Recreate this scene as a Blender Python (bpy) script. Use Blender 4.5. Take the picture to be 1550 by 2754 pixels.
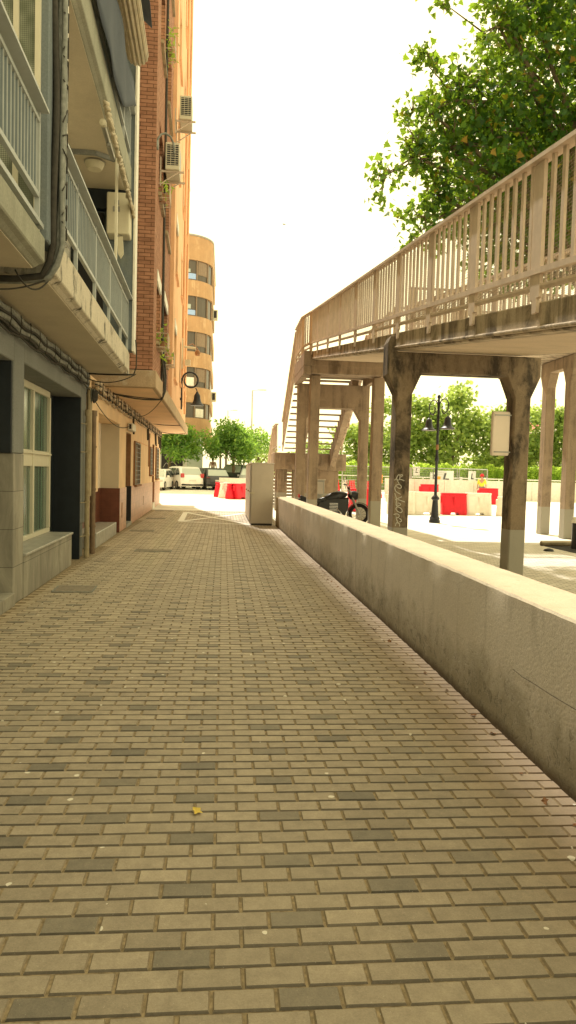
import bpy, math, random
import numpy as np
from mathutils import Vector, Matrix
R = math.radians
random.seed(7); rng = np.random.default_rng(7)
for o in list(bpy.data.objects): bpy.data.objects.remove(o)
sc = bpy.context.scene
COL = sc.collection

# ------------------------------------------------------------------ camera
cam_d = bpy.data.cameras.new('camera'); cam = bpy.data.objects.new('camera', cam_d); COL.objects.link(cam)
right = Vector((0.99565753, -0.08925365, 0.02645501)); up = Vector((-0.02167898, 0.05406221, 0.99830221)); fwd = Vector((0.09053233, 0.99454063, -0.05189252))
mw = Matrix((right, up, -fwd)).transposed().to_4x4(); mw.translation = (0, 0, 1.6)
cam.matrix_world = mw
cam_d.sensor_fit = 'VERTICAL'; cam_d.sensor_height = 36; cam_d.sensor_width = 36
cam_d.lens = 36 * 1950 / 2754; cam_d.clip_end = 2000; cam_d.clip_start = 0.05
sc.camera = cam
# ------------------------------------------------------------------ sky and sun
SUN_EL, SUN_AZ = 54, -11           # azimuth from +Y towards +X
w = bpy.data.worlds.new('World'); sc.world = w; w.use_nodes = True
nt = w.node_tree; nt.nodes.clear()
sky = nt.nodes.new('ShaderNodeTexSky'); sky.sky_type = 'NISHITA'; sky.sun_disc = False
sky.sun_elevation = R(SUN_EL); sky.sun_rotation = R(SUN_AZ); sky.dust_density = 4; sky.air_density = 1.2
b1 = nt.nodes.new('ShaderNodeBackground'); b1.inputs[1].default_value = 0.05
b2 = nt.nodes.new('ShaderNodeBackground'); b2.inputs[0].default_value = (1.38, 1.19, .69, 1); b2.inputs[1].default_value = 1.0
ad = nt.nodes.new('ShaderNodeAddShader'); ow = nt.nodes.new('ShaderNodeOutputWorld')
tint = nt.nodes.new('ShaderNodeMix'); tint.data_type = 'RGBA'; tint.blend_type = 'MULTIPLY'; tint.inputs[0].default_value = 1; tint.inputs[7].default_value = (1, .92, .5, 1)
nt.links.new(sky.outputs[0], tint.inputs[6]); nt.links.new(tint.outputs[2], b1.inputs[0]); nt.links.new(b1.outputs[0], ad.inputs[0]); nt.links.new(b2.outputs[0], ad.inputs[1]); nt.links.new(ad.outputs[0], ow.inputs[0])
sd = bpy.data.lights.new('sun', 'SUN'); sd.energy = 5.0; sd.angle = R(1.2); sd.color = (1, .94, .82)
sun = bpy.data.objects.new('sun', sd); COL.objects.link(sun)
d = Vector((math.sin(R(SUN_AZ)) * math.cos(R(SUN_EL)), math.cos(R(SUN_AZ)) * math.cos(R(SUN_EL)), math.sin(R(SUN_EL))))
sun.rotation_euler = d.to_track_quat('Z', 'Y').to_euler(); sun.location = (0, 30, 60)
sc.view_settings.view_transform = 'Standard'; sc.view_settings.look = 'None'; sc.view_settings.exposure = 0.33; sc.view_settings.gamma = 1
sc.cycles.max_bounces = 7; sc.cycles.transparent_max_bounces = 24

# ------------------------------------------------------------------ material helper
def lin(c): return tuple((x / 12.92 if x <= .04045 else ((x + .055) / 1.055) ** 2.4) for x in c)
class NT:
    def __init__(s, name):
        s.m = bpy.data.materials.new(name); s.m.use_nodes = True; s.t = s.m.node_tree; s.n = s.t.nodes
        s.b = s.n['Principled BSDF']; s.out = s.n['Material Output']
    def node(s, ty, **k):
        n = s.n.new('ShaderNode' + ty)
        for a, v in k.items(): setattr(n, a, v)
        return n
    def l(s, a, b): s.t.links.new(a, b)
    def val(s, v):
        n = s.node('Value'); n.outputs[0].default_value = v; return n.outputs[0]
    def math(s, op, a, b=None, c=None, clamp=False):
        n = s.node('Math', operation=op, use_clamp=clamp)
        for i, x in enumerate((a, b, c)):
            if x is None: continue
            if isinstance(x, (int, float)): n.inputs[i].default_value = x
            else: s.l(x, n.inputs[i])
        return n.outputs[0]
    def pos(s, scale=(1, 1, 1), obj=True, rot=(0, 0, 0)):
        tc = s.node('TexCoord'); mp = s.node('Mapping'); mp.inputs['Scale'].default_value = scale; mp.inputs['Rotation'].default_value = rot
        s.l(tc.outputs['Object'], mp.inputs[0]); return mp.outputs[0]
    def noise(s, vec, scale=5, detail=5, rough=.6, dist=0):
        n = s.node('TexNoise'); n.inputs['Scale'].default_value = scale; n.inputs['Detail'].default_value = detail
        n.inputs['Roughness'].default_value = rough; n.inputs['Distortion'].default_value = dist; s.l(vec, n.inputs['Vector']); return n.outputs['Fac']
    def ramp(s, f, lo, hi, a=0., b=1.):
        n = s.node('MapRange', clamp=True); n.inputs[1].default_value = lo; n.inputs[2].default_value = hi; n.inputs[3].default_value = a; n.inputs[4].default_value = b
        s.l(f, n.inputs[0]); return n.outputs[0]
    def mix(s, f, a, b, ty='MIX'):
        n = s.node('Mix', data_type='RGBA', blend_type=ty)
        if isinstance(f, (int, float)): n.inputs[0].default_value = f
        else: s.l(f, n.inputs[0])
        for i, x in ((6, a), (7, b)):
            if isinstance(x, tuple): n.inputs[i].default_value = (*x[:3], 1)
            else: s.l(x, n.inputs[i])
        return n.outputs[2]
    def sep(s, v):
        n = s.node('SeparateXYZ'); s.l(v, n.inputs[0]); return n.outputs
    def comb(s, x=0., y=0., z=0.):
        n = s.node('CombineXYZ')
        for i, q in enumerate((x, y, z)):
            if isinstance(q, (int, float)): n.inputs[i].default_value = q
            else: s.l(q, n.inputs[i])
        return n.outputs[0]
    def bump(s, h, strength=.3, dist=.01):
        n = s.node('Bump'); n.inputs['Strength'].default_value = strength; n.inputs['Distance'].default_value = dist
        s.l(h, n.inputs['Height']); s.l(n.outputs[0], s.b.inputs['Normal'])
    def fin(s, col=None, rough=.8, metal=0, spec=.3):
        if col is not None:
            if isinstance(col, tuple): s.b.inputs['Base Color'].default_value = (*col[:3], 1)
            else: s.l(col, s.b.inputs['Base Color'])
        s.b.inputs['Roughness'].default_value = rough; s.b.inputs['Metallic'].default_value = metal; s.b.inputs['Specular IOR Level'].default_value = spec
        return s.m

def plain(name, c, rough=.6, metal=0, var=.18, scale=6, spec=.4, dirt=None, dirt_amt=.5):
    s = NT(name); v = s.pos(); n = s.noise(v, scale, 6)
    f = s.ramp(n, .3, .7, 1 - var, 1 + var * .4)
    col = s.mix(1., c, s.comb(f, f, f), 'MULTIPLY')
    if dirt:
        n2 = s.noise(s.pos((1, 1, .25)), 2.2, 8, .7)
        col = s.mix(s.ramp(n2, .5, .72, 0, dirt_amt), col, dirt)
    return s.fin(col, rough, metal, spec)

def stained(name, c, dark, light=None, lo=.48, hi=.66, amt=.8, sc1=1.6, streak=.2, bump=.25, rough=.9, fine=.18, band=None):
    """weathered concrete or render: blotches, vertical streaks, fine grain"""
    s = NT(name); v = s.pos(); vs = s.pos((1, 1, streak))
    g = s.noise(v, 45, 4, .7); big = s.noise(v, 1.1, 5, .55)
    st = s.noise(vs, sc1 * 2.2, 9, .68, .3); bl = s.noise(v, sc1, 9, .7, .6)
    f = s.ramp(g, .3, .7, 1 - fine, 1 + fine * .5)
    col = s.mix(s.ramp(big, .35, .65), tuple(x * .86 for x in c), c)
    if light: col = s.mix(s.ramp(s.noise(v, sc1 * 1.7, 6, .6), .55, .7, 0, .6), col, light)
    m = s.math('MULTIPLY', s.ramp(st, lo, hi), s.ramp(bl, lo - .08, hi - .04))
    col = s.mix(s.math('MULTIPLY', m, amt), col, dark)
    col = s.mix(1., col, s.comb(f, f, f), 'MULTIPLY')
    if band:
        z = s.sep(v)[2]; e = s.math('LESS_THAN', z, band[0]); col = s.mix(s.math('MULTIPLY', e, .93), col, band[1])
    s.bump(s.math('ADD', g, s.math('MULTIPLY', bl, 1.5)), bump, .012)
    return s.fin(col, rough, 0, .25)

M = {}
M['pav_dry'] = None
def paver_mat(name, tint=(1, 1, 1)):
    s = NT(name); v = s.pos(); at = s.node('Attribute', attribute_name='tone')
    g = s.noise(v, 160, 3, .8); md = s.noise(v, 14, 7, .7); bg = s.noise(v, .55, 5, .6)
    vo = s.node('TexVoronoi', feature='F1'); vo.inputs['Scale'].default_value = 95; s.l(v, vo.inputs['Vector'])
    spk = s.ramp(vo.outputs['Distance'], .06, .16, 1, 0)
    spkm = s.math('MULTIPLY', spk, s.ramp(s.noise(v, 23, 2), .5, .6))
    f = s.math('MULTIPLY', s.ramp(g, .25, .75, .74, 1.16), s.ramp(md, .3, .7, .76, 1.12))
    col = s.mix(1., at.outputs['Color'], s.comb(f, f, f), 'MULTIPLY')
    col = s.mix(s.ramp(bg, .45, .7, 0, .35), col, (.36, .31, .22))
    x, y, z = s.sep(v)
    # brown leaf dust washed along the foot of the low wall, sand along the house front
    near = s.ramp(s.math('ADD', x, s.math('MULTIPLY', md, .5)), 1.45, 2.05)
    col = s.mix(s.math('MULTIPLY', near, .42), col, (.30, .17, .08))
    left = s.ramp(s.math('ADD', s.math('ADD', x, s.math('MULTIPLY', y, .024)), s.math('MULTIPLY', md, .5)), -2.1, -1.62, 1, 0)
    col = s.mix(s.math('MULTIPLY', left, .7), col, (.42, .31, .16))
    # oil and water stains
    ol = s.noise(v, 7, 3, .5); col = s.mix(s.ramp(ol, .72, .76, 0, .5), col, (.08, .07, .055))
    col = s.mix(s.math('MULTIPLY', spkm, .5), col, (.7, .66, .56))
    # pale chewing gum spots
    vg = s.node('TexVoronoi', feature='F1', voronoi_dimensions='2D'); vg.inputs['Scale'].default_value = 3.1
    vd = s.node('VectorMath', operation='ADD'); nd = s.node('TexNoise'); nd.inputs['Scale'].default_value = 28; s.l(v, nd.inputs['Vector']); sc_ = s.node('VectorMath', operation='SCALE'); sc_.inputs['Scale'].default_value = .022
    s.l(nd.outputs['Color'], sc_.inputs[0]); s.l(v, vd.inputs[0]); s.l(sc_.outputs[0], vd.inputs[1]); s.l(vd.outputs[0], vg.inputs['Vector'])
    sel = s.node('SeparateColor'); s.l(vg.outputs['Color'], sel.inputs[0])
    gum = s.math('MULTIPLY', s.math('LESS_THAN', vg.outputs['Distance'], s.math('MULTIPLY', sel.outputs[1], .052)), s.math('GREATER_THAN', sel.outputs[0], .50))
    col = s.mix(s.math('MULTIPLY', gum, .85), col, (.78, .75, .66))
    col = s.mix(1., col, tint, 'MULTIPLY')
    s.bump(s.math('ADD', g, s.math('MULTIPLY', md, 1.2)), .35, .004)
    return s.fin(col, .58, 0, .5)
M['paver'] = paver_mat('paver_stone')
def joint_mat():
    s = NT('joint_sand'); v = s.pos(); n = s.noise(v, 30, 5)
    return s.fin(s.mix(s.ramp(n, .35, .65), (.17, .135, .085), (.37, .295, .185)), .95, 0, .1)
M['sand'] = joint_mat()
def plaza_mat():
    s = NT('plaza_paving'); v = s.pos(rot=(0, 0, R(0)))
    bt = s.node('TexBrick'); bt.offset = .5; s.l(v, bt.inputs['Vector'])
    bt.inputs['Scale'].default_value = 1; bt.inputs['Brick Width'].default_value = .2; bt.inputs['Row Height'].default_value = .1
    bt.inputs['Mortar Size'].default_value = .007; bt.inputs['Mortar Smooth'].default_value = .2
    bt.inputs['Color1'].default_value = (.70, .65, .56, 1); bt.inputs['Color2'].default_value = (.54, .50, .43, 1); bt.inputs['Mortar'].default_value = (.17, .14, .09, 1)
    n = s.noise(v, 3, 8); f = s.ramp(n, .3, .7, .85, 1.15)
    x, y, z = s.sep(v)
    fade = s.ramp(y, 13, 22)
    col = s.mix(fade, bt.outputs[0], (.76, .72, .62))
    col = s.mix(1., col, s.comb(f, f, f), 'MULTIPLY')
    s.bump(bt.outputs['Fac'], -.4, .01)
    return s.fin(col, .85, 0, .3)
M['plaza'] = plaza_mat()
M['road'] = plain('pale_road_surface', (.76, .73, .64), .9, var=.25, scale=1.2, dirt=(.60, .53, .42), dirt_amt=.5)
M['ground'] = plain('dry_ground', (.66, .62, .52), .95, var=.2, scale=.5)
M['crack'] = plain('crack_dirt', (.13, .115, .085), .95, var=.5, scale=30)
M['white_paint'] = plain('white_paint', (.78, .75, .66), .6, var=.15, dirt=(.5, .46, .38), dirt_amt=.4)
M['line_paint'] = plain('road_line_paint', (.86, .84, .76), .7, var=.08, scale=9, dirt=(.55, .51, .42), dirt_amt=.4)
M['facade_grey'] = stained('grey_render', (.24, .25, .235), (.10, .105, .10), (.30, .31, .28), amt=.5, sc1=.8)
M['facade_blue'] = stained('blue_grey_render', (.18, .21, .22), (.09, .10, .09), (.24, .26, .22), amt=.5, sc1=.8)
M['dark_tone'] = plain('dark_green_black', (.010, .016, .022), .5, var=.3)
M['stone_clad'] = None
def clad():
    s = NT('grey_stone_cladding'); v = s.pos(); x, y, z = s.sep(v)
    bt = s.node('TexBrick'); bt.offset = 0; s.l(s.comb(s.math('ADD', x, y), z, 0.), bt.inputs['Vector']); bt.inputs['Scale'].default_value = 1
    bt.inputs['Brick Width'].default_value = .62; bt.inputs['Row Height'].default_value = .44; bt.inputs['Mortar Size'].default_value = .004
    bt.inputs['Color1'].default_value = (.33, .31, .25, 1); bt.inputs['Color2'].default_value = (.27, .255, .21, 1); bt.inputs['Mortar'].default_value = (.12, .11, .09, 1)
    vs = s.pos((1, 1, .35)); n = s.noise(vs, 3.5, 8, .7, .8); f = s.ramp(n, .3, .7, .62, 1.3)
    s.bump(s.noise(v, 60, 4), .15, .004)
    return s.fin(s.mix(1., bt.outputs[0], s.comb(f, f, f), 'MULTIPLY'), .7, 0, .35)
M['stone_clad'] = clad()
M['slab_white'] = stained('flaking_balcony_edge', (.64, .58, .46), (.045, .04, .03), (.58, .54, .43), lo=.52, hi=.60, amt=.95, sc1=2.4, streak=.3, bump=.5)
M['slab_grey'] = stained('grey_balcony_edge', (.34, .34, .27), (.16, .17, .13), (.40, .40, .31), amt=.5, sc1=1.4)
M['soffit'] = stained('cream_soffit', (.60, .53, .40), (.34, .30, .21), amt=.3, sc1=.6, bump=.08, fine=.08)
M['soffit_orange'] = stained('orange_soffit', (.86, .60, .37), (.68, .44, .26), amt=.3, sc1=.6, bump=.08, fine=.08)
M['plaster_orange'] = stained('orange_render', (.86, .52, .30), (.42, .20, .09), (.76, .45, .23), lo=.5, hi=.68, amt=.6, sc1=.5, streak=.1, bump=.12, fine=.08)
M['plaster_low'] = stained('pale_orange_render', (.88, .64, .40), (.56, .36, .2), (.86, .68, .46), amt=.45, sc1=.7, bump=.12, fine=.08)
M['slab2'] = stained('rough_slab_edge', (.52, .38, .24), (.30, .22, .14), (.58, .50, .38), amt=.5, sc1=2.5, bump=.5)
M['recess_shade'] = plain('shaded_recess_render', (.56, .48, .36), .8, var=.08, scale=2)
M['recess_white'] = plain('warm_white_render', (.82, .72, .60), .85, var=.08, scale=2)
def tilemat(name, c, c2):
    s = NT(name); v = s.pos(); x, y, z = s.sep(v)
    bt = s.node('TexBrick'); bt.offset = 0; s.l(s.comb(s.math('ADD', x, y), z, 0.), bt.inputs['Vector']); bt.inputs['Scale'].default_value = 1
    bt.inputs['Brick Width'].default_value = .3; bt.inputs['Row Height'].default_value = .2; bt.inputs['Mortar Size'].default_value = .003
    bt.inputs['Color1'].default_value = (*c, 1); bt.inputs['Color2'].default_value = (*c2, 1); bt.inputs['Mortar'].default_value = tuple(q * .6 for q in c) + (1,)
    n = s.noise(v, 5, 7); f = s.ramp(n, .3, .7, .8, 1.15)
    return s.fin(s.mix(1., bt.outputs[0], s.comb(f, f, f), 'MULTIPLY'), .45, 0, .4)
M['tile_pink'] = tilemat('pinkish_wall_tile', (.62, .38, .27), (.57, .345, .24))
M['tile_brown'] = tilemat('red_brown_tile', (.17, .055, .03), (.14, .045, .025))
def brick():
    s = NT('rose_brown_brick'); v = s.pos(); x, y, z = s.sep(v)
    vec = s.comb(s.math('ADD', x, y), z, 0.)
    bt = s.node('TexBrick'); bt.offset = .5; s.l(vec, bt.inputs['Vector']); bt.inputs['Scale'].default_value = 1
    bt.inputs['Brick Width'].default_value = .25; bt.inputs['Row Height'].default_value = .077; bt.inputs['Mortar Size'].default_value = .007; bt.inputs['Bias'].default_value = -.1
    bt.inputs['Color1'].default_value = (.44, .225, .14, 1); bt.inputs['Color2'].default_value = (.34, .165, .10, 1); bt.inputs['Mortar'].default_value = (.15, .075, .045, 1)
    n = s.noise(s.pos((1, 1, 3)), 4, 7); f = s.ramp(n, .3, .7, .75, 1.2)
    s.bump(s.math('ADD', s.math('MULTIPLY', bt.outputs['Fac'], -1.), s.math('MULTIPLY', s.noise(v, 40), .5)), .6, .012)
    return s.fin(s.mix(1., bt.outputs[0], s.comb(f, f, f), 'MULTIPLY'), .9, 0, .2)
M['brick'] = brick()
M['round_render'] = stained('ochre_spandrel', (.50, .31, .165), (.72, .52, .32), (.55, .36, .20), lo=.53, hi=.62, amt=.5, sc1=1.2, streak=.12, bump=.05, fine=.05)
M['conc_ramp'] = stained('beige_bridge_concrete', (.54, .44, .32), (.09, .07, .05), (.64, .54, .41), lo=.44, hi=.58, amt=.8, sc1=1.7, streak=.10, bump=.3)
M['conc_soffit'] = stained('smooth_deck_underside', (.62, .49, .35), (.30, .23, .155), amt=.4, sc1=.8, bump=.1)
M['conc_dark'] = stained('soot_stained_concrete', (.25, .19, .125), (.028, .024, .02), (.36, .28, .19), lo=.43, hi=.57, amt=.85, sc1=1.9, streak=.35, bump=.4, band=(.80, (.30, .285, .235)))
M['conc_col'] = stained('brown_column_concrete', (.40, .305, .215), (.09, .065, .045), (.50, .39, .27), lo=.44, hi=.64, amt=.75, sc1=1.8, streak=.1, bump=.3, band=(.83, (.36, .34, .28)))
def lowwall():
    s = NT('low_wall_concrete'); v = s.pos(); x, y, z = s.sep(v)
    vs = s.pos((1, 1, .3)); g = s.noise(v, 60, 4, .7); bl = s.noise(v, 3.2, 9, .72, .4); st = s.noise(vs, 5, 8, .66, .4); big = s.noise(v, .5, 4)
    col = s.mix(s.ramp(big, .35, .65), (.56, .49, .37), (.62, .55, .42))
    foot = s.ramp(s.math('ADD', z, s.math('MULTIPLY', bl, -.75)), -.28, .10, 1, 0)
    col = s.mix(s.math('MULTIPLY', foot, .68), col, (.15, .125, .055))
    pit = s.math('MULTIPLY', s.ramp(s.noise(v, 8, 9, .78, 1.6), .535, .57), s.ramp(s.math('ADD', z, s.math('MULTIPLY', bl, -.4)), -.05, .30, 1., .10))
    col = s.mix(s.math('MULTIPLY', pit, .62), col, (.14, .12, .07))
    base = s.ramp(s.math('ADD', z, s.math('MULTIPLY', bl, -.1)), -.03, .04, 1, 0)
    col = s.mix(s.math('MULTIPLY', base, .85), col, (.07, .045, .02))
    col = s.mix(s.ramp(st, .55, .72, 0, .4), col, (.22, .19, .125))
    geo = s.node('NewGeometry'); nz = s.sep(geo.outputs['Normal'])[2]
    topc = s.mix(s.ramp(bl, .35, .7), (.56, .46, .32), (.47, .38, .26))
    topc = s.mix(s.ramp(s.noise(v, 11, 6), .6, .66, 0, .5), topc, (.40, .31, .20))
    col = s.mix(s.ramp(nz, .6, .9), col, topc)
    f = s.ramp(g, .3, .7, .88, 1.07); col = s.mix(1., col, s.comb(f, f, f), 'MULTIPLY')
    s.bump(s.math('ADD', s.math('MULTIPLY', pit, -1.3), s.math('ADD', g, s.math('MULTIPLY', bl, .5))), .32, .008)
    return s.fin(col, .9, 0, .2)
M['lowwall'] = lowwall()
M['rail_beige'] = plain('beige_railing_paint', (.62, .50, .385), .55, var=.15, dirt=(.30, .22, .14), dirt_amt=.5)
M['rail_grey'] = plain('pale_grey_railing_paint', (.40, .43, .42), .5, var=.12, dirt=(.3, .28, .2), dirt_amt=.4)
M['bar_grey'] = plain('blue_grey_bar_paint', (.19, .23, .25), .5, var=.12)
M['alu'] = plain('cream_aluminium', (.66, .62, .48), .4, var=.06)
M['white_wall'] = plain('white_render', (.68, .66, .58), .8, var=.08, dirt=(.5, .47, .38), dirt_amt=.3)
M['steel'] = plain('galvanised_steel', (.36, .35, .31), .45, .4, var=.15)
M['cabinet'] = stained('grey_beige_cabinet_paint', (.62, .56, .47), (.28, .19, .12), (.66, .60, .50), lo=.56, hi=.7, amt=.5, sc1=1., streak=.1, bump=.03, rough=.55, fine=.03)
M['black'] = plain('black_lacquer', (.012, .012, .013), .35, var=.2, spec=.5)
M['rubber'] = plain('tyre_rubber', (.016, .015, .014), .85)
M['lamp_black'] = plain('dark_cast_iron', (.028, .03, .034), .45, .3)
M['red_plastic'] = plain('red_barrier_plastic', (.72, .012, .03), .5, var=.12, spec=.4)
M['white_plastic'] = plain('white_barrier_plastic', (.86, .82, .72), .5, var=.08, dirt=(.5, .36, .2), dirt_amt=.45)
M['cable'] = plain('dusty_black_cable', (.05, .045, .035), .8, var=.4, scale=20)
M['cable_tan'] = plain('pale_dusty_conduit', (.52, .41, .28), .8, var=.45, scale=14)
M['cable_grey'] = plain('grey_conduit', (.26, .27, .24), .8, var=.45, scale=14)
M['pipe_cream'] = plain('rusty_cream_pipe', (.40, .33, .20), .7, var=.3, dirt=(.14, .07, .03), dirt_amt=.8)
M['pipe_brown'] = plain('brown_pipe', (.22, .15, .09), .6, var=.3)
M['canvas'] = plain('slate_blue_canvas', (.07, .085, .11), .9, var=.2, scale=2)
M['blind'] = plain('beige_plastic_slats', (.50, .43, .30), .6, var=.25)
M['rust'] = plain('rust_brown_wood', (.30, .15, .07), .8, var=.3)
M['dark_void'] = plain('dark_interior', (.02, .018, .016), .9)
M['ac_white'] = plain('yellowed_white_casing', (.62, .57, .42), .5, var=.08)
M['orange_plastic'] = plain('orange_plastic', (.85, .32, .03), .5)
M['yellow_vest'] = plain('yellow_vest_cloth', (.75, .72, .06), .8)
M['skin'] = plain('skin', (.48, .27, .18), .6, var=.08)
M['hair'] = plain('dark_hair', (.03, .02, .015), .8)
M['pink_cloth'] = plain('pale_pink_shirt', (.92, .74, .70), .9, var=.1)
M['trousers'] = plain('grey_trousers', (.16, .16, .17), .9)
M['bark'] = plain('plane_bark', (.20, .15, .09), .95, var=.4, scale=12)
M['red_roof'] = plain('red_roof_tiles', (.45, .11, .07), .8, var=.2)
M['graf'] = plain('white_spray_paint', (.52, .50, .42), .8, var=.25, scale=30)
M['chrome'] = plain('chrome', (.6, .6, .6), .2, .9, var=.05)
M['marble'] = plain('grey_veined_marble', (.42, .41, .36), .4, var=.35, scale=7)
def glassy(name, c, rough=.08, spec=.8):
    s = NT(name); return s.fin(c, rough, 0, spec)
M['win_dark'] = glassy('dark_window_glass', (.03, .03, .03))
M['win_brown'] = glassy('brown_tinted_glass', (.10, .085, .065), .3, .4); M['mullion_brown'] = plain('bronze_frame', (.24, .17, .11), .5); M['sky_glass'] = glassy('sky_reflecting_glass', (.30, .45, .75), .2)  # sky_glass: blue sky reflection put into the base colour
M['car_glass'] = glassy('car_glass', (.045, .055, .05))
M['pale_glass'] = glassy('pale_reflecting_glass', (.40, .46, .40), .15)  # pale reflection put into the base colour
M['plate'] = plain('number_plate_white', (.7, .7, .66), .4, var=.03)
M['tail_red'] = glassy('red_lamp_glass', (.45, .02, .02), .2)
M['tail_dark'] = glassy('dark_red_lamp_glass', (.12, .02, .02), .2)
M['lamp_clear'] = glassy('clear_lamp_glass', (.6, .6, .56), .15)
def curtain_green():
    s = NT('green_curtained_glass'); v = s.pos(); y = s.sep(v)[1]
    wv = s.noise(s.comb(s.math('MULTIPLY', y, 7.), 0., 0.), 1.6, 4, .6)
    col = s.mix(s.ramp(wv, .40, .62), (.02, .04, .033), (.16, .26, .19))
    return s.fin(col, .18, 0, .6)
M['green_glass'] = curtain_green()
def texture_glass():
    s = NT('dimpled_glass'); v = s.pos(); x, y, z = s.sep(v)
    ch = s.node('TexChecker'); ch.inputs['Scale'].default_value = 60
    s.l(s.comb(s.math('ADD', s.math('ADD', x, z), 0.), s.math('SUBTRACT', z, x), 0.), ch.inputs['Vector'])
    ch.inputs[1].default_value = (.50, .52, .42, 1); ch.inputs[2].default_value = (.20, .22, .18, 1)
    n = s.noise(v, 1.6, 3); col = s.mix(s.ramp(n, .42, .62, 0, .85), ch.outputs[0], (.08, .095, .055))
    return s.fin(col, .3, 0, .5)
M['dimple'] = texture_glass()
def car_paint(name, c):
    s = NT(name); s.b.inputs['Coat Weight'].default_value = .6; s.b.inputs['Coat Roughness'].default_value = .08
    n = s.noise(s.pos(), 3, 4); f = s.ramp(n, .3, .7, .92, 1.03)
    return s.fin(s.mix(1., c, s.comb(f, f, f), 'MULTIPLY'), .4, 0, .5)
M['car_white'] = car_paint('white_car_paint', (.90, .88, .82))
M['car_grey'] = car_paint('dark_grey_car_paint', (.035, .037, .04))
M['car_silver'] = car_paint('silver_car_paint', (.33, .34, .33))
def mesh_screen():
    s = NT('perforated_sheet'); v = s.pos(); x, y, z = s.sep(v)
    a = s.math('FRACT', s.math('MULTIPLY', y, 33.)); b = s.math('FRACT', s.math('MULTIPLY', z, 33.))
    hole = s.math('MULTIPLY', s.math('LESS_THAN', s.math('ABSOLUTE', s.math('SUBTRACT', a, .5)), .41), s.math('LESS_THAN', s.math('ABSOLUTE', s.math('SUBTRACT', b, .5)), .41))
    s.l(s.math('SUBTRACT', 1., hole), s.b.inputs['Alpha'])
    return s.fin((.36, .31, .24), .7, 0, .2)
M['mesh'] = mesh_screen()
def fence_mesh():
    s = NT('welded_wire_mesh'); v = s.pos(); x, y, z = s.sep(v)
    t = s.math('ADD', x, y)
    a = s.math('FRACT', s.math('MULTIPLY', t, 10.)); b = s.math('FRACT', s.math('MULTIPLY', z, 6.))
    hole = s.math('MULTIPLY', s.math('GREATER_THAN', a, .16), s.math('GREATER_THAN', b, .10))
    s.l(s.math('SUBTRACT', 1., hole), s.b.inputs['Alpha'])
    return s.fin((.30, .29, .26), .6, .3, .3)
M['fence_mesh'] = fence_mesh()
def leafmat(name, c1, c2, c3, trans=(.30, .42, .03), tf=.45):
    s = NT(name); at = s.node('Attribute', attribute_name='tone')
    sp = s.node('SeparateColor'); s.l(at.outputs['Color'], sp.inputs[0]); r = sp.outputs[0]
    col = s.mix(s.ramp(r, .0, .7), c1, c2); col = s.mix(s.ramp(r, .93, .97), col, c3)
    tr = s.node('BsdfTranslucent'); tcol = s.mix(s.ramp(r, 0, .9), tuple(q * .65 for q in trans), trans); s.l(tcol, tr.inputs[0])
    mx = s.node('MixShader'); mx.inputs[0].default_value = tf
    s.fin(col, .5, 0, .35); s.l(s.b.outputs[0], mx.inputs[1]); s.l(tr.outputs[0], mx.inputs[2]); s.l(mx.outputs[0], s.out.inputs[0])
    return s.m
M['plane_leaf'] = leafmat('plane_tree_leaf', (.007, .038, .014), (.035, .12, .022), (.32, .17, .03), (.48, .72, .04), .36)
M['far_leaf'] = leafmat('glare_pale_leaf', (.10, .19, .05), (.24, .34, .08), (.38, .42, .12), (.60, .75, .16), .45)  # distant glare put into the brightened leaf colours
M['mulb_leaf'] = leafmat('street_tree_leaf', (.04, .11, .03), (.13, .26, .06), (.30, .38, .09), (.42, .66, .08), .5)
M['hedge_leaf'] = leafmat('hedge_leaf', (.10, .20, .04), (.28, .42, .07), (.40, .48, .10), (.75, .95, .14), .6)

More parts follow.
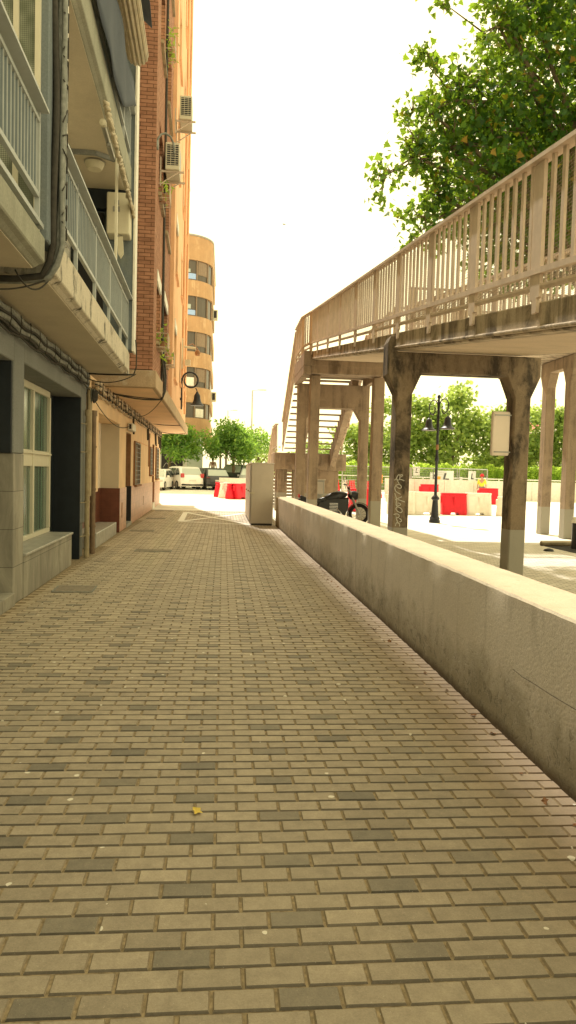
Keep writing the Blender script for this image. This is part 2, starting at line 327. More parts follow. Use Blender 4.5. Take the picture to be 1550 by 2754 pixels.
# ------------------------------------------------------------------ mesh builder
class MB:
    def __init__(s): s.v = []; s.f = []; s.mi = []; s.cur = 0
    def add(s, vs, fs):
        o = len(s.v); s.v += [tuple(p) for p in vs]; s.f += [tuple(i + o for i in f) for f in fs]; s.mi += [s.cur] * len(fs); return s
    def box(s, x0, x1, y0, y1, z0, z1):
        x0, x1 = sorted((x0, x1)); y0, y1 = sorted((y0, y1)); z0, z1 = sorted((z0, z1))
        return s.add([(x0, y0, z0), (x1, y0, z0), (x1, y1, z0), (x0, y1, z0), (x0, y0, z1), (x1, y0, z1), (x1, y1, z1), (x0, y1, z1)],
                     [(0, 3, 2, 1), (4, 5, 6, 7), (0, 1, 5, 4), (1, 2, 6, 5), (2, 3, 7, 6), (3, 0, 4, 7)])
    def prism(s, poly, ax, a0, a1):
        """poly in the plane normal to ax; 'x': (y,z)  'y': (x,z)  'z': (x,y)"""
        n = len(poly)
        def P(p, a): return {'x': (a, p[0], p[1]), 'y': (p[0], a, p[1]), 'z': (p[0], p[1], a)}[ax]
        vs = [P(p, a0) for p in poly] + [P(p, a1) for p in poly]
        area = sum(poly[i][0] * poly[(i + 1) % n][1] - poly[(i + 1) % n][0] * poly[i][1] for i in range(n))
        fs = [tuple(range(n)), tuple(range(2 * n - 1, n - 1, -1))] + [(i, i + n, (i + 1) % n + n, (i + 1) % n) for i in range(n)]
        flip = (area > 0) if ax in 'xz' else (area < 0)
        if a1 < a0: flip = not flip
        if flip: fs = [tuple(reversed(f)) for f in fs]
        return s.add(vs, fs)
    def tube(s, pts, r, n=8, cap=True):
        pts = [Vector(p) for p in pts]; rr = r if isinstance(r, (list, tuple)) else [r] * len(pts)
        vs = []; fs = []; pu = None
        for i, p in enumerate(pts):
            t = (pts[min(i + 1, len(pts) - 1)] - pts[max(i - 1, 0)]).normalized()
            if pu is None: pu = Vector((0, 0, 1)) if abs(t.z) < .9 else Vector((1, 0, 0))
            u = (pu - t * pu.dot(t)).normalized(); q = t.cross(u); pu = u
            for k in range(n):
                a = 2 * math.pi * k / n; vs.append(p + (u * math.cos(a) + q * math.sin(a)) * rr[i])
        for i in range(len(pts) - 1):
            for k in range(n): fs.append((i * n + k, i * n + (k + 1) % n, (i + 1) * n + (k + 1) % n, (i + 1) * n + k))
        if cap: fs.append(tuple(range(n - 1, -1, -1))); fs.append(tuple(range((len(pts) - 1) * n, len(pts) * n)))
        return s.add(vs, fs)
    def lathe(s, prof, c=(0, 0, 0), n=16, ax='z'):
        vs = []; fs = []
        for r, h in prof:
            for k in range(n):
                a = 2 * math.pi * k / n; x, y = r * math.cos(a), r * math.sin(a)
                p = {'z': (x, y, h), 'y': (x, h, y), 'x': (h, x, y)}[ax]
                vs.append((c[0] + p[0], c[1] + p[1], c[2] + p[2]))
        for i in range(len(prof) - 1):
            for k in range(n): fs.append((i * n + k, i * n + (k + 1) % n, (i + 1) * n + (k + 1) % n, (i + 1) * n + k))
        fs.append(tuple(range(n - 1, -1, -1))); fs.append(tuple(range((len(prof) - 1) * n, len(prof) * n)))
        if ax == 'y': fs = [tuple(reversed(f)) for f in fs]
        return s.add(vs, fs)
    def bar(s, p0, p1, w, h):
        """rectangular bar between two points, w horizontal, h vertical"""
        p0, p1 = Vector(p0), Vector(p1); t = (p1 - p0).normalized(); side = t.cross(Vector((0, 0, 1)))
        if side.length < 1e-4: side = Vector((1, 0, 0))
        side.normalize(); u = side.cross(t)
        vs = [p + side * a * w / 2 + u * b * h / 2 for p in (p0, p1) for a, b in ((-1, -1), (1, -1), (1, 1), (-1, 1))]
        return s.add(vs, [(3, 2, 1, 0), (4, 5, 6, 7), (0, 1, 5, 4), (1, 2, 6, 5), (2, 3, 7, 6), (3, 0, 4, 7)])
    def quad(s, *p): return s.add(p, [tuple(range(len(p)))])
    def build(s, name, mat, parent=None, smooth=False, bevel=0, seg=1, label=None):
        me = bpy.data.meshes.new(name); me.from_pydata(s.v, [], s.f)
        for m_ in (mat if isinstance(mat, list) else [mat]): me.materials.append(M[m_] if isinstance(m_, str) else m_)
        if any(s.mi): me.polygons.foreach_set('material_index', s.mi)
        if smooth:
            me.polygons.foreach_set('use_smooth', [True] * len(me.polygons))
        me.update()
        o = bpy.data.objects.new(name, me); COL.objects.link(o)
        if smooth and smooth != 'all':
            try: me.set_sharp_from_angle(angle=R(40))
            except Exception: pass
        if bevel:
            b = o.modifiers.new('bevel', 'BEVEL'); b.width = bevel; b.segments = seg; b.limit_method = 'ANGLE'
        if parent: o.parent = parent
        if label: o['label'] = label
        return o
def tag(o, label, cat, group=None):
    o['label'] = label; o['category'] = cat
    if group: o['group'] = group
    return o
def struct(o): o['kind'] = 'structure'; return o
def thing(name, label, cat, loc=(0, 0, 0), rz=0, group=None):
    o = bpy.data.objects.new(name, None); COL.objects.link(o); o.empty_display_size = .2
    o.location = loc; o.rotation_euler = (0, 0, rz); return tag(o, label, cat, group)
def kids(o): return [c for c in bpy.data.objects if c.parent is o]
def dup(root, loc, rz=None, label=None, group=None, scale=None):
    def rec(o, par):
        c = o.copy(); COL.objects.link(c)
        if par is not None: c.parent = par
        for k in kids(o): rec(k, c)
        return c
    c = rec(root, None); c.location = loc
    if rz is not None: c.rotation_euler = (0, 0, rz)
    if label: c['label'] = label
    if group: c['group'] = group
    if scale: c.scale = scale
    return c
def gz(y): return max(0., min(1.1, (y - 32) * .016))

# ================================================================== GROUND
def sheet(name, x0, x1, ys, mat, dz=0., xs=2):
    b = MB(); n = len(ys)
    for y in ys:
        for i in range(xs):
            b.v.append((x0 + (x1 - x0) * i / (xs - 1), y, gz(y) + dz))
    for j in range(n - 1):
        for i in range(xs - 1):
            a = j * xs + i; b.f.append((a, a + 1, a + xs + 1, a + xs)); b.mi.append(0)
    return struct(b.build(name, mat))
sheet('ground', -400, 400, [-60, 32, 100.75, 900], 'ground', -.03)
sheet('road', -60, 120, [31.2, 32, 60, 100.75, 130], 'road', -.004)
sheet('plaza_pavement', 1.9, 60, [-20, 0, 15, 31.2], 'plaza', -.006)
struct(MB().quad((-8, 30.2, -.005), (1.95, 30.2, -.005), (1.95, 31.2, -.005), (-8, 31.2, -.005)).build('concrete_strip', 'road'))

def pavers():
    PX, PY = .1995, .0985
    V = []; F = []; T = []; nv = 0
    r0 = int((0.9 - 2.32) / PY); r1 = int((30.2 - 2.32) / PY)
    base = np.array([.375, .318, .235]); dark = np.array([.165, .150, .118])
    for r in range(r0, r1):
        yc = 2.32 + r * PY
        xl = -2.22 - .0245 * yc; odd = r % 2
        strip = (-1.3 - .026 * (yc - 13.5)) if yc > 12.2 else None
        c0 = int((xl + .2) / PX) - 1; c1 = int(1.80 / PX) + 1
        for c in range(c0, c1):
            a = -.2 + c * PX + (PX / 2 if odd else 0) + PX; b = a + PX
            # a: left edge, dark pattern on even rows
            if b < xl or a > 1.80: continue
            lo, hi = max(a, xl - .05), min(b, 1.80)
            tone = base * (1 + rng.normal(0, .075)) * (.90 + .38 * min(1, max(0, (yc - 3) / 12))) * (1.04 if a < .5 else 1)  # brighter with distance: far glare put into the brick colour
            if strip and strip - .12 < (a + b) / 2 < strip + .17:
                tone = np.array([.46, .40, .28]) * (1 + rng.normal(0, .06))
            isd = False
            if not odd:
                q = round((a + .2) / PX)
                if (q + 2 * ((r // 2) % 2)) % 4 == 0 and rng.random() < .96: isd = True
            elif rng.random() < .004: isd = True
            if isd:
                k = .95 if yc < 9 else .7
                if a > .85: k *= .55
                k *= rng.uniform(.7, 1.0)
                tone = tone * (1 - k) + dark * k * (1 + rng.normal(0, .05))
            if yc > 5.5 and (a + b) / 2 < -1.0 + .0 * yc: tone = tone * np.array([1.10, 1.10, 1.08])
            j = .0032; cx, cy = (lo + hi) / 2, yc; hx, hy = (hi - lo) / 2 - j * rng.uniform(.6, 1.2), PY / 2 - j * rng.uniform(.7, 1.3)
            if hx < .01: continue
            ch = .006; th = rng.normal(0, .006); dzx, dzy = rng.normal(0, .004), rng.normal(0, .010); z0 = rng.normal(0, .0008)
            cs, sn = math.cos(th), math.sin(th)
            for (sx, sy, inset, z) in ((-1, -1, 0, -.006), (1, -1, 0, -.006), (1, 1, 0, -.006), (-1, 1, 0, -.006), (-1, -1, ch, .004), (1, -1, ch, .004), (1, 1, ch, .004), (-1, 1, ch, .004)):
                x, y = sx * (hx - inset), sy * (hy - inset)
                V.append((cx + x * cs - y * sn, cy + x * sn + y * cs, z + z0 + dzx * x + dzy * y))
            F += [(nv + 4, nv + 5, nv + 6, nv + 7), (nv, nv + 1, nv + 5, nv + 4), (nv + 1, nv + 2, nv + 6, nv + 5), (nv + 2, nv + 3, nv + 7, nv + 6), (nv + 3, nv, nv + 4, nv + 7)]
            T += [tone, tone * .40, np.array([.32, .265, .185]), tone * .55, np.array([.34, .275, .185])]; nv += 8  # joint dirt and shading put into face colour: front, back darker; sides tan
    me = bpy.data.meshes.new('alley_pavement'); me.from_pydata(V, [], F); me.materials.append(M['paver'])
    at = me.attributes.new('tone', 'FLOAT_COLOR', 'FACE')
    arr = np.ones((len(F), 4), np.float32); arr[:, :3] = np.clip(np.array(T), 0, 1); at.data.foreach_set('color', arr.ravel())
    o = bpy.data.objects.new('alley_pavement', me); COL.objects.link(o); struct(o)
pavers()
struct(MB().box(-6, 1.82, -8, 30.2, -.2, -.0035).build('paving_bed', 'sand'))
# painted box with a cross beside the cabinet
b = MB()
def stripe(b, p, q, w, z=.0075):
    p, q = Vector((*p, z)), Vector((*q, z)); t = (q - p).normalized(); s_ = Vector((-t.y, t.x, 0)) * w / 2
    b.quad(p - s_, q - s_, q + s_, p + s_)
c1, c2, c3, c4 = (-1.31, 23.3), (-1.42, 28.6), (.82, 28.5), (.88, 22.4)
for i, (p, q) in enumerate(((c1, c2), (c2, c3), (c4, c1), (c1, c3), (c2, c4))): stripe(b, p, q, .19, .0095 + i * .0008)
struct(b.build('painted_marking', 'line_paint'))

# ================================================================== LOW WALL
b = MB()
def wallpts():
    vs = []; 
    ys = np.arange(-6.2, 22.35, .12)
    prof = [(0, 0), (0, .2), (0, .45), (0, .7), (0, .86), (0, .885), (.012, .9), (.12, .903), (.3, .903), (.43, .897), (.44, .88), (.44, .4), (.44, 0)]
    n = len(prof)
    for i, y in enumerate(ys):
        x0 = 1.79 if y < 8 else 1.79 - (y - 8) * .010
        ck = max(0, math.sin(y * 5.1) * math.sin(y * 11.3 + 1) * math.sin(y * 2.3) - .15) * .028
        for k, (dx, z) in enumerate(prof):
            jit = (rng.normal(0, .0010), rng.normal(0, .0010))
            if k in (5, 6): jit = (jit[0] * 1.5 + ck, jit[1] * 1.5 - ck * .55)
            if k == 4: jit = (jit[0] + ck * .3, jit[1])
            vs.append((x0 + dx + jit[0] + .003 * math.sin(y * 1.3), y, z + jit[1] if z > 0 else z))
    fs = []
    for i in range(len(ys) - 1):
        for k in range(n - 1):
            a = i * n + k; fs.append((a, a + n, a + n + 1, a + 1)[::-1])
    fs.append(tuple(range(n))); fs.append(tuple(range((len(ys) - 1) * n, len(ys) * n))[::-1])
    return vs, fs
b.add(*wallpts()); o = b.build('low_wall', 'lowwall', smooth=True); o.data.set_sharp_from_angle(angle=R(22))
tag(o, 'long low concrete wall with chipped pale top and mossy foot beside the alley', 'wall'); LW = o
def wall_mark(pts_, w_, name='crack'):
    q = MB()
    for i in range(len(pts_) - 1):
        (ya, za), (yb, zb_) = pts_[i], pts_[i + 1]; xa = 1.784 if ya < 8 else 1.784 - (ya - 8) * .010; xb = 1.784 if yb < 8 else 1.784 - (yb - 8) * .010
        dy, dz = yb - ya, zb_ - za; L_ = math.hypot(dy, dz); ny, nz = -dz / L_ * w_ / 2, dy / L_ * w_ / 2
        q.quad((xa, ya - ny, za - nz), (xb, yb - ny, zb_ - nz), (xb, yb + ny, zb_ + nz), (xa, ya + ny, za + nz))
    return q.build(name, 'crack', LW)

wall_mark([(4.22, .452), (4.08, .444), (3.9, .45), (3.7, .452), (3.42, .462)], .004, 'scratch')
wall_mark([(9.41, .895), (9.42, .75), (9.405, .62), (9.41, .45), (9.39, .3)], .012)
wall_mark([(9.0, .86), (8.95, .7), (8.99, .6)], .006); wall_mark([(14.6, .89), (14.61, .6), (14.59, .3)], .014)

# ================================================================== FACADE FRAME (x outward, y along, z up)
FR = -math.atan(-.0245); OX = -2.18
def bld(name, label, cat='building', u=0.):
    return thing(name, label, cat, (OX - .0245 * u, u, 0) if u else (OX, 0, 0), R(1.4035))
def fw(wo, u, z):    # facade frame to world
    c, s_ = math.cos(R(1.4035)), math.sin(R(1.4035)); return (OX + wo * c - u * s_, wo * s_ + u * c, z)
def frt(name, label, cat, wo, u, z, group=None):   # thing standing in the facade frame
    return thing(name, label, cat, fw(wo, u, z), R(1.4035), group)

# ------------------------------------------------------------------ grey building (nearest)
G = bld('grey_apartment_building', 'grey rendered apartment building with railed balconies, nearest on the left of the alley')
TH = 24.5
b = MB()
b.box(-.9, 0, -6, 5.4, 0, 3.36); b.box(-.5, 0, 5.4, 8.57, 2.8, 3.36); b.box(-.5, 0, 8.57, 9.04, 1.76, 3.36); b.box(-.5, 0, 9.04, 13.12, 2.85, 3.36)
b.box(-.5, 0, 13.12, 13.62, .62, 3.36); b.box(-.5, -.035, 13.16, 13.58, 0, .62)
b.build('wall', 'facade_grey', G, bevel=.012)
b = MB(); b.box(-.5, 0, 8.57, 9.04, 0, 1.757); b.box(-.42, .012, 9.043, 12.23, 0, .515); b.box(-.5, .03, 5.4, 8.565, 0, .15)
b.build('stone_cladding', 'stone_clad', G, bevel=.006)
MB().box(-.42, .035, 9.043, 12.25, .517, .55).build('sill', 'marble', G, bevel=.006)
b = MB(); b.box(-1.8, -1.2, 5, 13.6, 0, 3.3); b.box(-1.2, -.5, 5, 5.4, 0, 3.3); b.build('inner_wall', 'dark_void', G)
b = MB(); b.box(-1.2, -.36, 12.28, 12.34, 0, 2.85); b.box(-1.2, -.005, 13.06, 13.117, 0, 2.846); b.box(-.52, -.46, 12.34, 13.06, 0, 2.846); b.box(-1.2, -.003, 12.3, 13.05, 2.852, 2.87)
b.build('side_door', 'dark_tone', G)  # door leaf, jambs and head all in one near-black colour
MB().box(-.6, -.02, 8.52, 8.567, 1.76, 2.8).build('jamb_shade_sheet', 'dark_tone', G)  # dark sheet on the upper jamb: the opening's shadow put into its colour
wn = MB()
wn.box(-.42, -.36, 9.3, 12.27, 2.74, 2.84); wn.box(-.42, -.36, 9.3, 12.27, 1.62, 1.86); wn.box(-.42, -.35, 9.3, 12.27, .552, .62)
for u in (9.3, 10.35, 11.06, 12.2): wn.box(-.42, -.345, u, u + .065, .62, 2.74)
wn.box(-.425, -.33, 9.3, 12.27, 1.80, 1.83)
wf = wn.build('window', 'alu', G, bevel=.006)
b = MB(); b.box(-.41, -.395, 9.35, 12.2, .62, 1.62); b.box(-.41, -.395, 9.35, 12.2, 1.86, 2.74); b.build('pane', 'green_glass', wf)
# upper body
b = MB()
b.box(-.9, 0, -6, 6.9, 3.36, TH); b.box(-1.2, -.3, 6.9, 14.1, 3.36, TH); b.box(-6, -.9, -6, 14.1, 0, TH)
b.build('upper_wall', 'white_wall', G)
b = MB(); b.box(-.3, .80, 13.62, 13.99, 3.80, TH); b.box(-.3, -.002, 13.622, 14.1, 3.0, 3.6)
b.build('end_fin', 'facade_blue', G, bevel=.01)
MB().box(.80, .835, 13.6, 14.0, 3.78, TH).build('corner_strip', 'white_paint', G)
b = MB()
b.box(-.3, .775, 6.6, 6.93, 3.0 + .58, TH); b.build('party_pilaster', 'facade_blue', G, bevel=.012)
# dimpled glass divider between the two balconies
dv = MB()
for w0 in (0.0, .48, .66): dv.box(w0, w0 + .045, 6.56, 6.597, 3.62, 6.5)
dv.box(0, .7, 6.56, 6.597, 3.62, 3.70); dv.box(0, .7, 6.56, 6.597, 6.42, 6.5)
dvo = dv.build('glass_screen', 'alu', G)
MB().box(0.04, .665, 6.585, 6.595, 3.70, 6.42).build('pane', 'dimple', dvo)
# white framed strip beyond pilaster
b = MB(); b.box(.60, .74, 6.935, 7.02, 4.76, 6.6); b.box(.66, .73, 7.3, 7.34, 4.76, 6.6); b.box(.66, .73, 7.62, 7.68, 4.76, 6.6); b.box(.68, .70, 7.02, 7.66, 4.76, 6.6); b.build('glazing_frame', 'white_paint', G)
def balcony(u0, u1, zb, zt, mat, wo=.75):
    b = MB()
    prof = [(-.3, zb), (wo - .09, zb), (wo - .05, zb + .03), (wo, zb + .05), (wo, zt), (wo - .015, zt + .01), (-.3, zt + .01)]
    b.prism(prof, 'y', u0, u1)
    return b.build('balcony', [mat], G, bevel=.012)
def soffit_panel(u0, u1, z, wo, par):
    MB().box(.0, wo, u0, u1, z - .008, z + .002).build('soffit', 'soffit', par)
def railing(par, u0, u1, zt, posts, wo=.72, mat='rail_grey', step=.1, hz=.98, hand_end=None):
    f = MB(); f.box(wo - .02, wo + .02, u0, u1, zt + .22, zt + .26); f.box(wo - .02, wo + .02, u0, u1, zt + .84, zt + .875)
    f.box(wo - .06, wo + .09, u0, hand_end or u1, zt + .93, zt + .955)
    for p in posts: f.box(wo - .02, wo + .02, p - .018, p + .018, zt, zt + .93)
    ro = f.build('railing', mat, par)
    v = MB(); u = u0 + .04
    while u < u1 - .02:
        v.cur = 0; v.box(wo - .018, wo + .006, u - .005, u + .005, zt + .26, zt + .84); v.cur = 1; v.box(wo + .0062, wo + .014, u - .0035, u + .0035, zt + .26, zt + .84); u += step
    v.build('baluster_row', ['bar_grey', 'rail_grey'], ro)
    return ro
bA = balcony(-4, 6.60, 3.34, 3.60, 'slab_grey'); soffit_panel(-4, 6.58, 3.34, .65, bA)
bB = balcony(6.93, 13.62, 3.37, 3.76, 'slab_white'); soffit_panel(6.95, 13.6, 3.37, .65, bB)
MB().box(-.3, .72, 13.622, 14.02, 3.37, 3.79).build('slab_end', 'slab_white', bB, bevel=.01)
railing(bA, -4, 6.45, 3.66, [1.5, 3., 4.5, 6.43])
MB().box(.69, .75, -4, 6.55, 3.66, 3.70).build('low_rail', 'rail_grey', bA)
railing(bB, 6.97, 13.6, 3.77, [8.27, 9.63, 11.02, 12.49, 13.55])
bC = balcony(6.93, 13.62, 6.60, 7.05, 'slab_grey'); soffit_panel(6.95, 13.6, 6.60, .65, bC)
railing(bC, 6.97, 13.6, 7.06, [8.27, 9.63, 11.02, 12.49, 13.5])
bD = balcony(6.93, 13.62, 9.9, 10.3, 'slab_grey')
bE = balcony(-4, 6.60, 6.6, 7.0, 'slab_grey')
# things at the far end of balcony B
b = MB(); b.box(-.3, .70, 13.45, 13.6, 6.25, 6.59); b.build('ceiling_beam', 'dark_tone', G)
b = MB(); b.box(-.25, .28, 13.52, 13.615, 3.8, 6.2); b.build('end_door', 'dark_void', G)
b = MB(); b.box(.66, .70, 12.05, 12.1, 4.72, 6.58); b.build('post', 'alu', G)
b = MB(); b.bar((-.3, 11.9, 6.56), (.37, 11.9, 6.56), .05, .07); b.bar((.37, 11.9, 6.56), (.64, 12.1, 6.56), .05, .07); b.build('ceiling_rib', 'facade_grey', G)
t = frt('ceiling_lamp', 'round ridged lamp fixed under the balcony ceiling of the grey building', 'lamp', .30, 12.3, 6.59)
MB().lathe([(.15, 0), (.16, -.02), (.13, -.09), (.11, -.13), (.0, -.135)][::-1], n=18).build('lamp_shade', 'ac_white', t, smooth=True)
MB().lathe([(.17, 0), (.17, -.025)][::-1], n=18).build('lamp_base', 'steel', t)
t = frt('boiler_box', 'yellowed wall box with a grey emblem hung at the far end of the balcony', 'boiler', .57, 13.3, 5.75)
MB().box(-.2, .2, -.08, .3, 0, .72).build('casing', 'ac_white', t, bevel=.025, seg=2)
b = MB(); b.box(-.09, .03, -.087, -.08, .38, .47); b.box(-.06, .02, -.087, -.08, .50, .58); b.build('emblem', 'steel', t)
b = MB(); b.tube([(.0, 0, 0), (.0, 0, -.06), (.02, -.02, -.12)], .012); b.build('pipe', 'steel', t)
o = MB().prism([(-.05, -.02), (.05, 0), (.07, -.3), (.02, -.38), (-.03, -.3)], 'y', 0, .05).build('hanging_shoe_rack', 'ac_white'); o.location = fw(.6, 13.25, 5.72); o.rotation_euler = (0, 0, R(1.4))
tag(o, 'pale narrow object hanging below the yellowed wall box on the balcony', 'hanging item')
# rolled crumpled plastic awning under the upper slab
b = MB(); pts = []; us = np.linspace(9.9, 13.55, 60)
for i, u in enumerate(us): pts.append((.79 + .012 * math.sin(i * 2.1), u, 6.36 - .10 * (u - 9.9) / 3.6 + .02 * math.sin(i * 1.3)))
q_ = random.Random(5)
for dz_, dw_, r_ in ((0, 0, .03), (-.05, .02, .028), (-.1, .03, .022), (.035, -.01, .024)): b.tube([fw(p[0] + dw_ + q_.uniform(-.012, .012), p[1], p[2] + dz_ + q_.uniform(-.018, .018)) for p in pts], [r_ * q_.uniform(.7, 1.25) for i in range(60)], 6)
tag(b.build('rolled_awning', 'blind', smooth='all'), 'crumpled cream awning rolled up under the edge of the upper balcony', 'awning')
t = frt('awning_arm', 'dark folded awning arm fixed to the balcony ceiling', 'awning arm', .66, 11.1, 6.45)
MB().box(-.03, .03, -.45, .1, -.05, .0).box(-.02, .05, .0, .5, -.11, -.05).build('arm', 'steel', t, bevel=.01)
MB().lathe([(.0, -.06), (.05, -.05), (.05, .03), (.0, .04)], c=(0, -.45, 0), ax='y', n=10).build('joint', 'ac_white', t)
# dark canvas draped over the upper railing
b = MB(); nU = 26
zt, zb_ = 8.12, 7.0
for i in range(nU + 1):
    a = i / nU
    for j in range(7):
        c = j / 6; ue = 11.25 + (13.55 - 11.25) * c; u = 7.0 + (ue - 7.0) * a
        b.v.append(fw(.84 + .018 * math.sin(u * 4 + c), u, zb_ + (zt - zb_) * c + .02 * math.sin(u * 3)))
for i in range(nU):
    for j in range(6):
        k = i * 7 + j; b.f.append((k, k + 7, k + 8, k + 1)); b.mi.append(0)
o = b.build('canvas_sheet', 'canvas', smooth='all'); so = o.modifiers.new('thick', 'SOLIDIFY'); so.thickness = .008
tag(o, 'slate blue canvas sheet draped over the railing of the upper balcony', 'canvas sheet')
# slatted blind rolled over the railing
b = MB()
n = 14
for k in range(n):
    a = 2 * math.pi * k / n; cx, cz = math.cos(a) * .15, math.sin(a) * .15
    b.tube([fw(.92 + cx, 8.0, 8.42 + cz - .0), fw(.92 + cx, 12.7, 8.42 + cz + .12)], .034, 6)
b.tube([fw(.92, 8.0, 8.42), fw(.92, 12.68, 8.54)], .12, 10)
tag(b.build('rolled_blind', 'blind'), 'rolled slatted beige blind resting on the upper balcony railing', 'blind')
b = MB(); b.box(.62, .66, 10.5, 13.3, 8.0, 9.85); o = b.build('hanging_blind', 'blind'); o.location = (OX, 0, 0); o.rotation_euler = (0, 0, R(1.4035))
tag(o, 'beige reed blind hanging inside the upper balcony behind the rolled one', 'blind')
# projecting awning above
b = MB()
for (wo, z) in ((.8, 9.70), (1.09, 9.46)):
    for i in range(9): b.v.append(fw(wo + (.015 * math.sin(i * 2.)), 8 + i * 5.5 / 8, z + .015 * math.sin(i * 1.7)))
for i in range(8): b.f.append((i, i + 9, i + 10, i + 1)); b.mi.append(0)
o = b.build('open_awning', 'canvas', smooth='all'); so = o.modifiers.new('thick', 'SOLIDIFY'); so.thickness = .01
tag(o, 'slate blue awning let down at the top of the grey building', 'awning')
# chairs on the balcony: a folding metal frame seen through the gap
t = frt('folding_drying_rack', 'thin metal drying rack standing on the balcony behind the railing', 'drying rack', .45, 7.9, 3.78)
b = MB()
for i in range(6): b.tube([(.1, -.25 + i * .22, .38), (-.2, -.25 + i * .22, .38)], .006, 5)
b.tube([(.1, -.3, .38), (.1, .95, .38)], .01, 6); b.tube([(-.2, -.3, .38), (-.2, .95, .38)], .01, 6); b.build('rack', 'chrome', t)
b = MB()
for s_ in (-.2, .1): b.tube([(s_, -.1, .38), (s_, .6, 0)], .01, 6); b.tube([(s_, .6, .38), (s_, -.1, 0)], .01, 6)
b.build('legs', 'chrome', t)

# ------------------------------------------------------------------ brick and orange building
B = bld('orange_brick_building', 'tall building, rose brick near half and orange render beyond, over a pale ground floor')
b = MB()
def wall_seg(b, u0, u1, z0, z1, w0=-.6, w1=0): b.box(w0, w1, u0, u1, z0, z1)
ZP = 1.13
for (u0, u1, z0, z1) in ((18.86, 20.42, ZP, 3.37), (21.8, 22.6, ZP, 3.37), (22.6, 24.3, ZP, 1.15), (22.6, 24.3, 2.46, 3.37), (24.3, 28.85, ZP, 3.37), (28.85, 29.85, ZP, 1.44), (28.85, 29.85, 2.5, 3.37), (29.85, 30.5, ZP, 3.37),
                         (30.5, 31.75, 2.72, 3.37), (31.75, 32.35, ZP, 3.37), (32.35, 33.95, ZP, 1.26), (32.35, 33.95, 2.6, 3.37), (33.95, 35.5, ZP, 3.37), (20.42, 21.8, 2.66, 3.37), (13.95, 18.86, 2.76, 3.37)):
    wall_seg(b, u0, u1, z0, z1)
b.box(-.6, .02, 14.02, 15.05, 1.15, 2.75)
b.build('ground_floor_wall', 'plaster_low', B)
b = MB()
for u0, u1 in ((18.86, 20.42), (21.8, 30.5), (31.75, 35.5)): b.box(-.6, .03, u0, u1, 0, ZP)
b.build('wall_tiles', 'tile_pink', B, bevel=.006)
b = MB(); b.box(-.55, -.45, 14.0, 18.85, 0, 1.13); b.box(-.45, .032, 18.8, 18.857, 0, 1.128); b.build('recess_tiles', 'tile_brown', B)
b = MB(); b.box(-.55, -.451, 14.0, 18.85, 1.131, 2.76); b.build('recess_wall', 'recess_white', B)
b = MB(); b.box(-.45, -.002, 18.8, 18.855, 1.131, 2.757); b.build('recess_side', 'recess_shade', B)  # recess side: its shadow put into a darker render colour
MB().box(-.448, -.43, 15.2, 15.9, 1.95, 2.2).build('letter_plate', 'steel', B)
b = MB(); b.prism([(-.45, 0), (.02, 0), (.02, .30), (-.45, .30)], 'y', 14.9, 18.3); b.build('doorstep', 'marble', B, bevel=.01)
dd = MB().box(-.6, -.5, 20.42, 21.8, 0, 2.66).build('door', 'dark_void', B)
b = MB(); b.box(-.5, -.004, 21.74, 21.797, 1.13, 2.658); b.build('door_reveal', 'rust', B)
b = MB(); b.box(-.5, .028, 21.74, 21.797, 0, 1.128); b.build('door_reveal', 'black', B)
MB().box(-.5, .05, 20.42, 21.74, 0, .10).build('doorstep', 'marble', B)
d2 = MB().box(-.6, -.3, 30.5, 31.75, .25, 2.72).build('door', 'rust', B)
b = MB(); b.box(-.3, -.003, 31.69, 31.747, .25, 2.715); b.build('door_reveal', 'rust', B)
MB().box(-.3, .05, 30.5, 31.75, 0, .25).build('doorstep', 'white_paint', B)
for u0, u1, z0, z1 in ((22.6, 24.3, 1.15, 2.46), (28.85, 29.85, 1.44, 2.5), (32.35, 33.95, 1.26, 2.6)):
    f = MB(); f.box(-.02, .05, u0 - .05, u0 + .03, z0, z1); f.box(-.02, .05, u1 - .03, u1 + .05, z0, z1); f.box(-.02, .05, u0, u1, z1 - .04, z1 + .04); f.box(-.03, .11, u0 - .05, u1 + .05, z0 - .06, z0)
    fo = f.build('window', 'rust', B)
    MB().box(-.3, -.2, u0, u1, z0, z1).build('pane', 'win_dark', fo)
    g = MB(); n = int((z1 - z0) / .14)
    for k in range(n + 1): g.tube([(.06, u0, z0 + .02 + k * (z1 - z0 - .04) / n), (.06, u1, z0 + .02 + k * (z1 - z0 - .04) / n)], .008, 5)
    for k in range(4): g.tube([(.06, u0 + .05 + k * (u1 - u0 - .1) / 3, z0), (.06, u0 + .05 + k * (u1 - u0 - .1) / 3, z1)], .01, 5)
    g.build('grille', 'rail_grey', fo)
MB().box(0, .012, 24.35, 28.8, 2.52, 2.545).build('string_line', 'plaster_orange', B)
b = MB()
for k in range(7): b.box(.03, .036, 25.9 + .0 * k, 26.25, .40 + k * .045, .42 + k * .045)
b.build('vent_grille', 'rust', B)
MB().box(.03, .05, 19.3, 19.65, .35, .75).build('meter_hatch', 'tile_pink', B, bevel=.004)
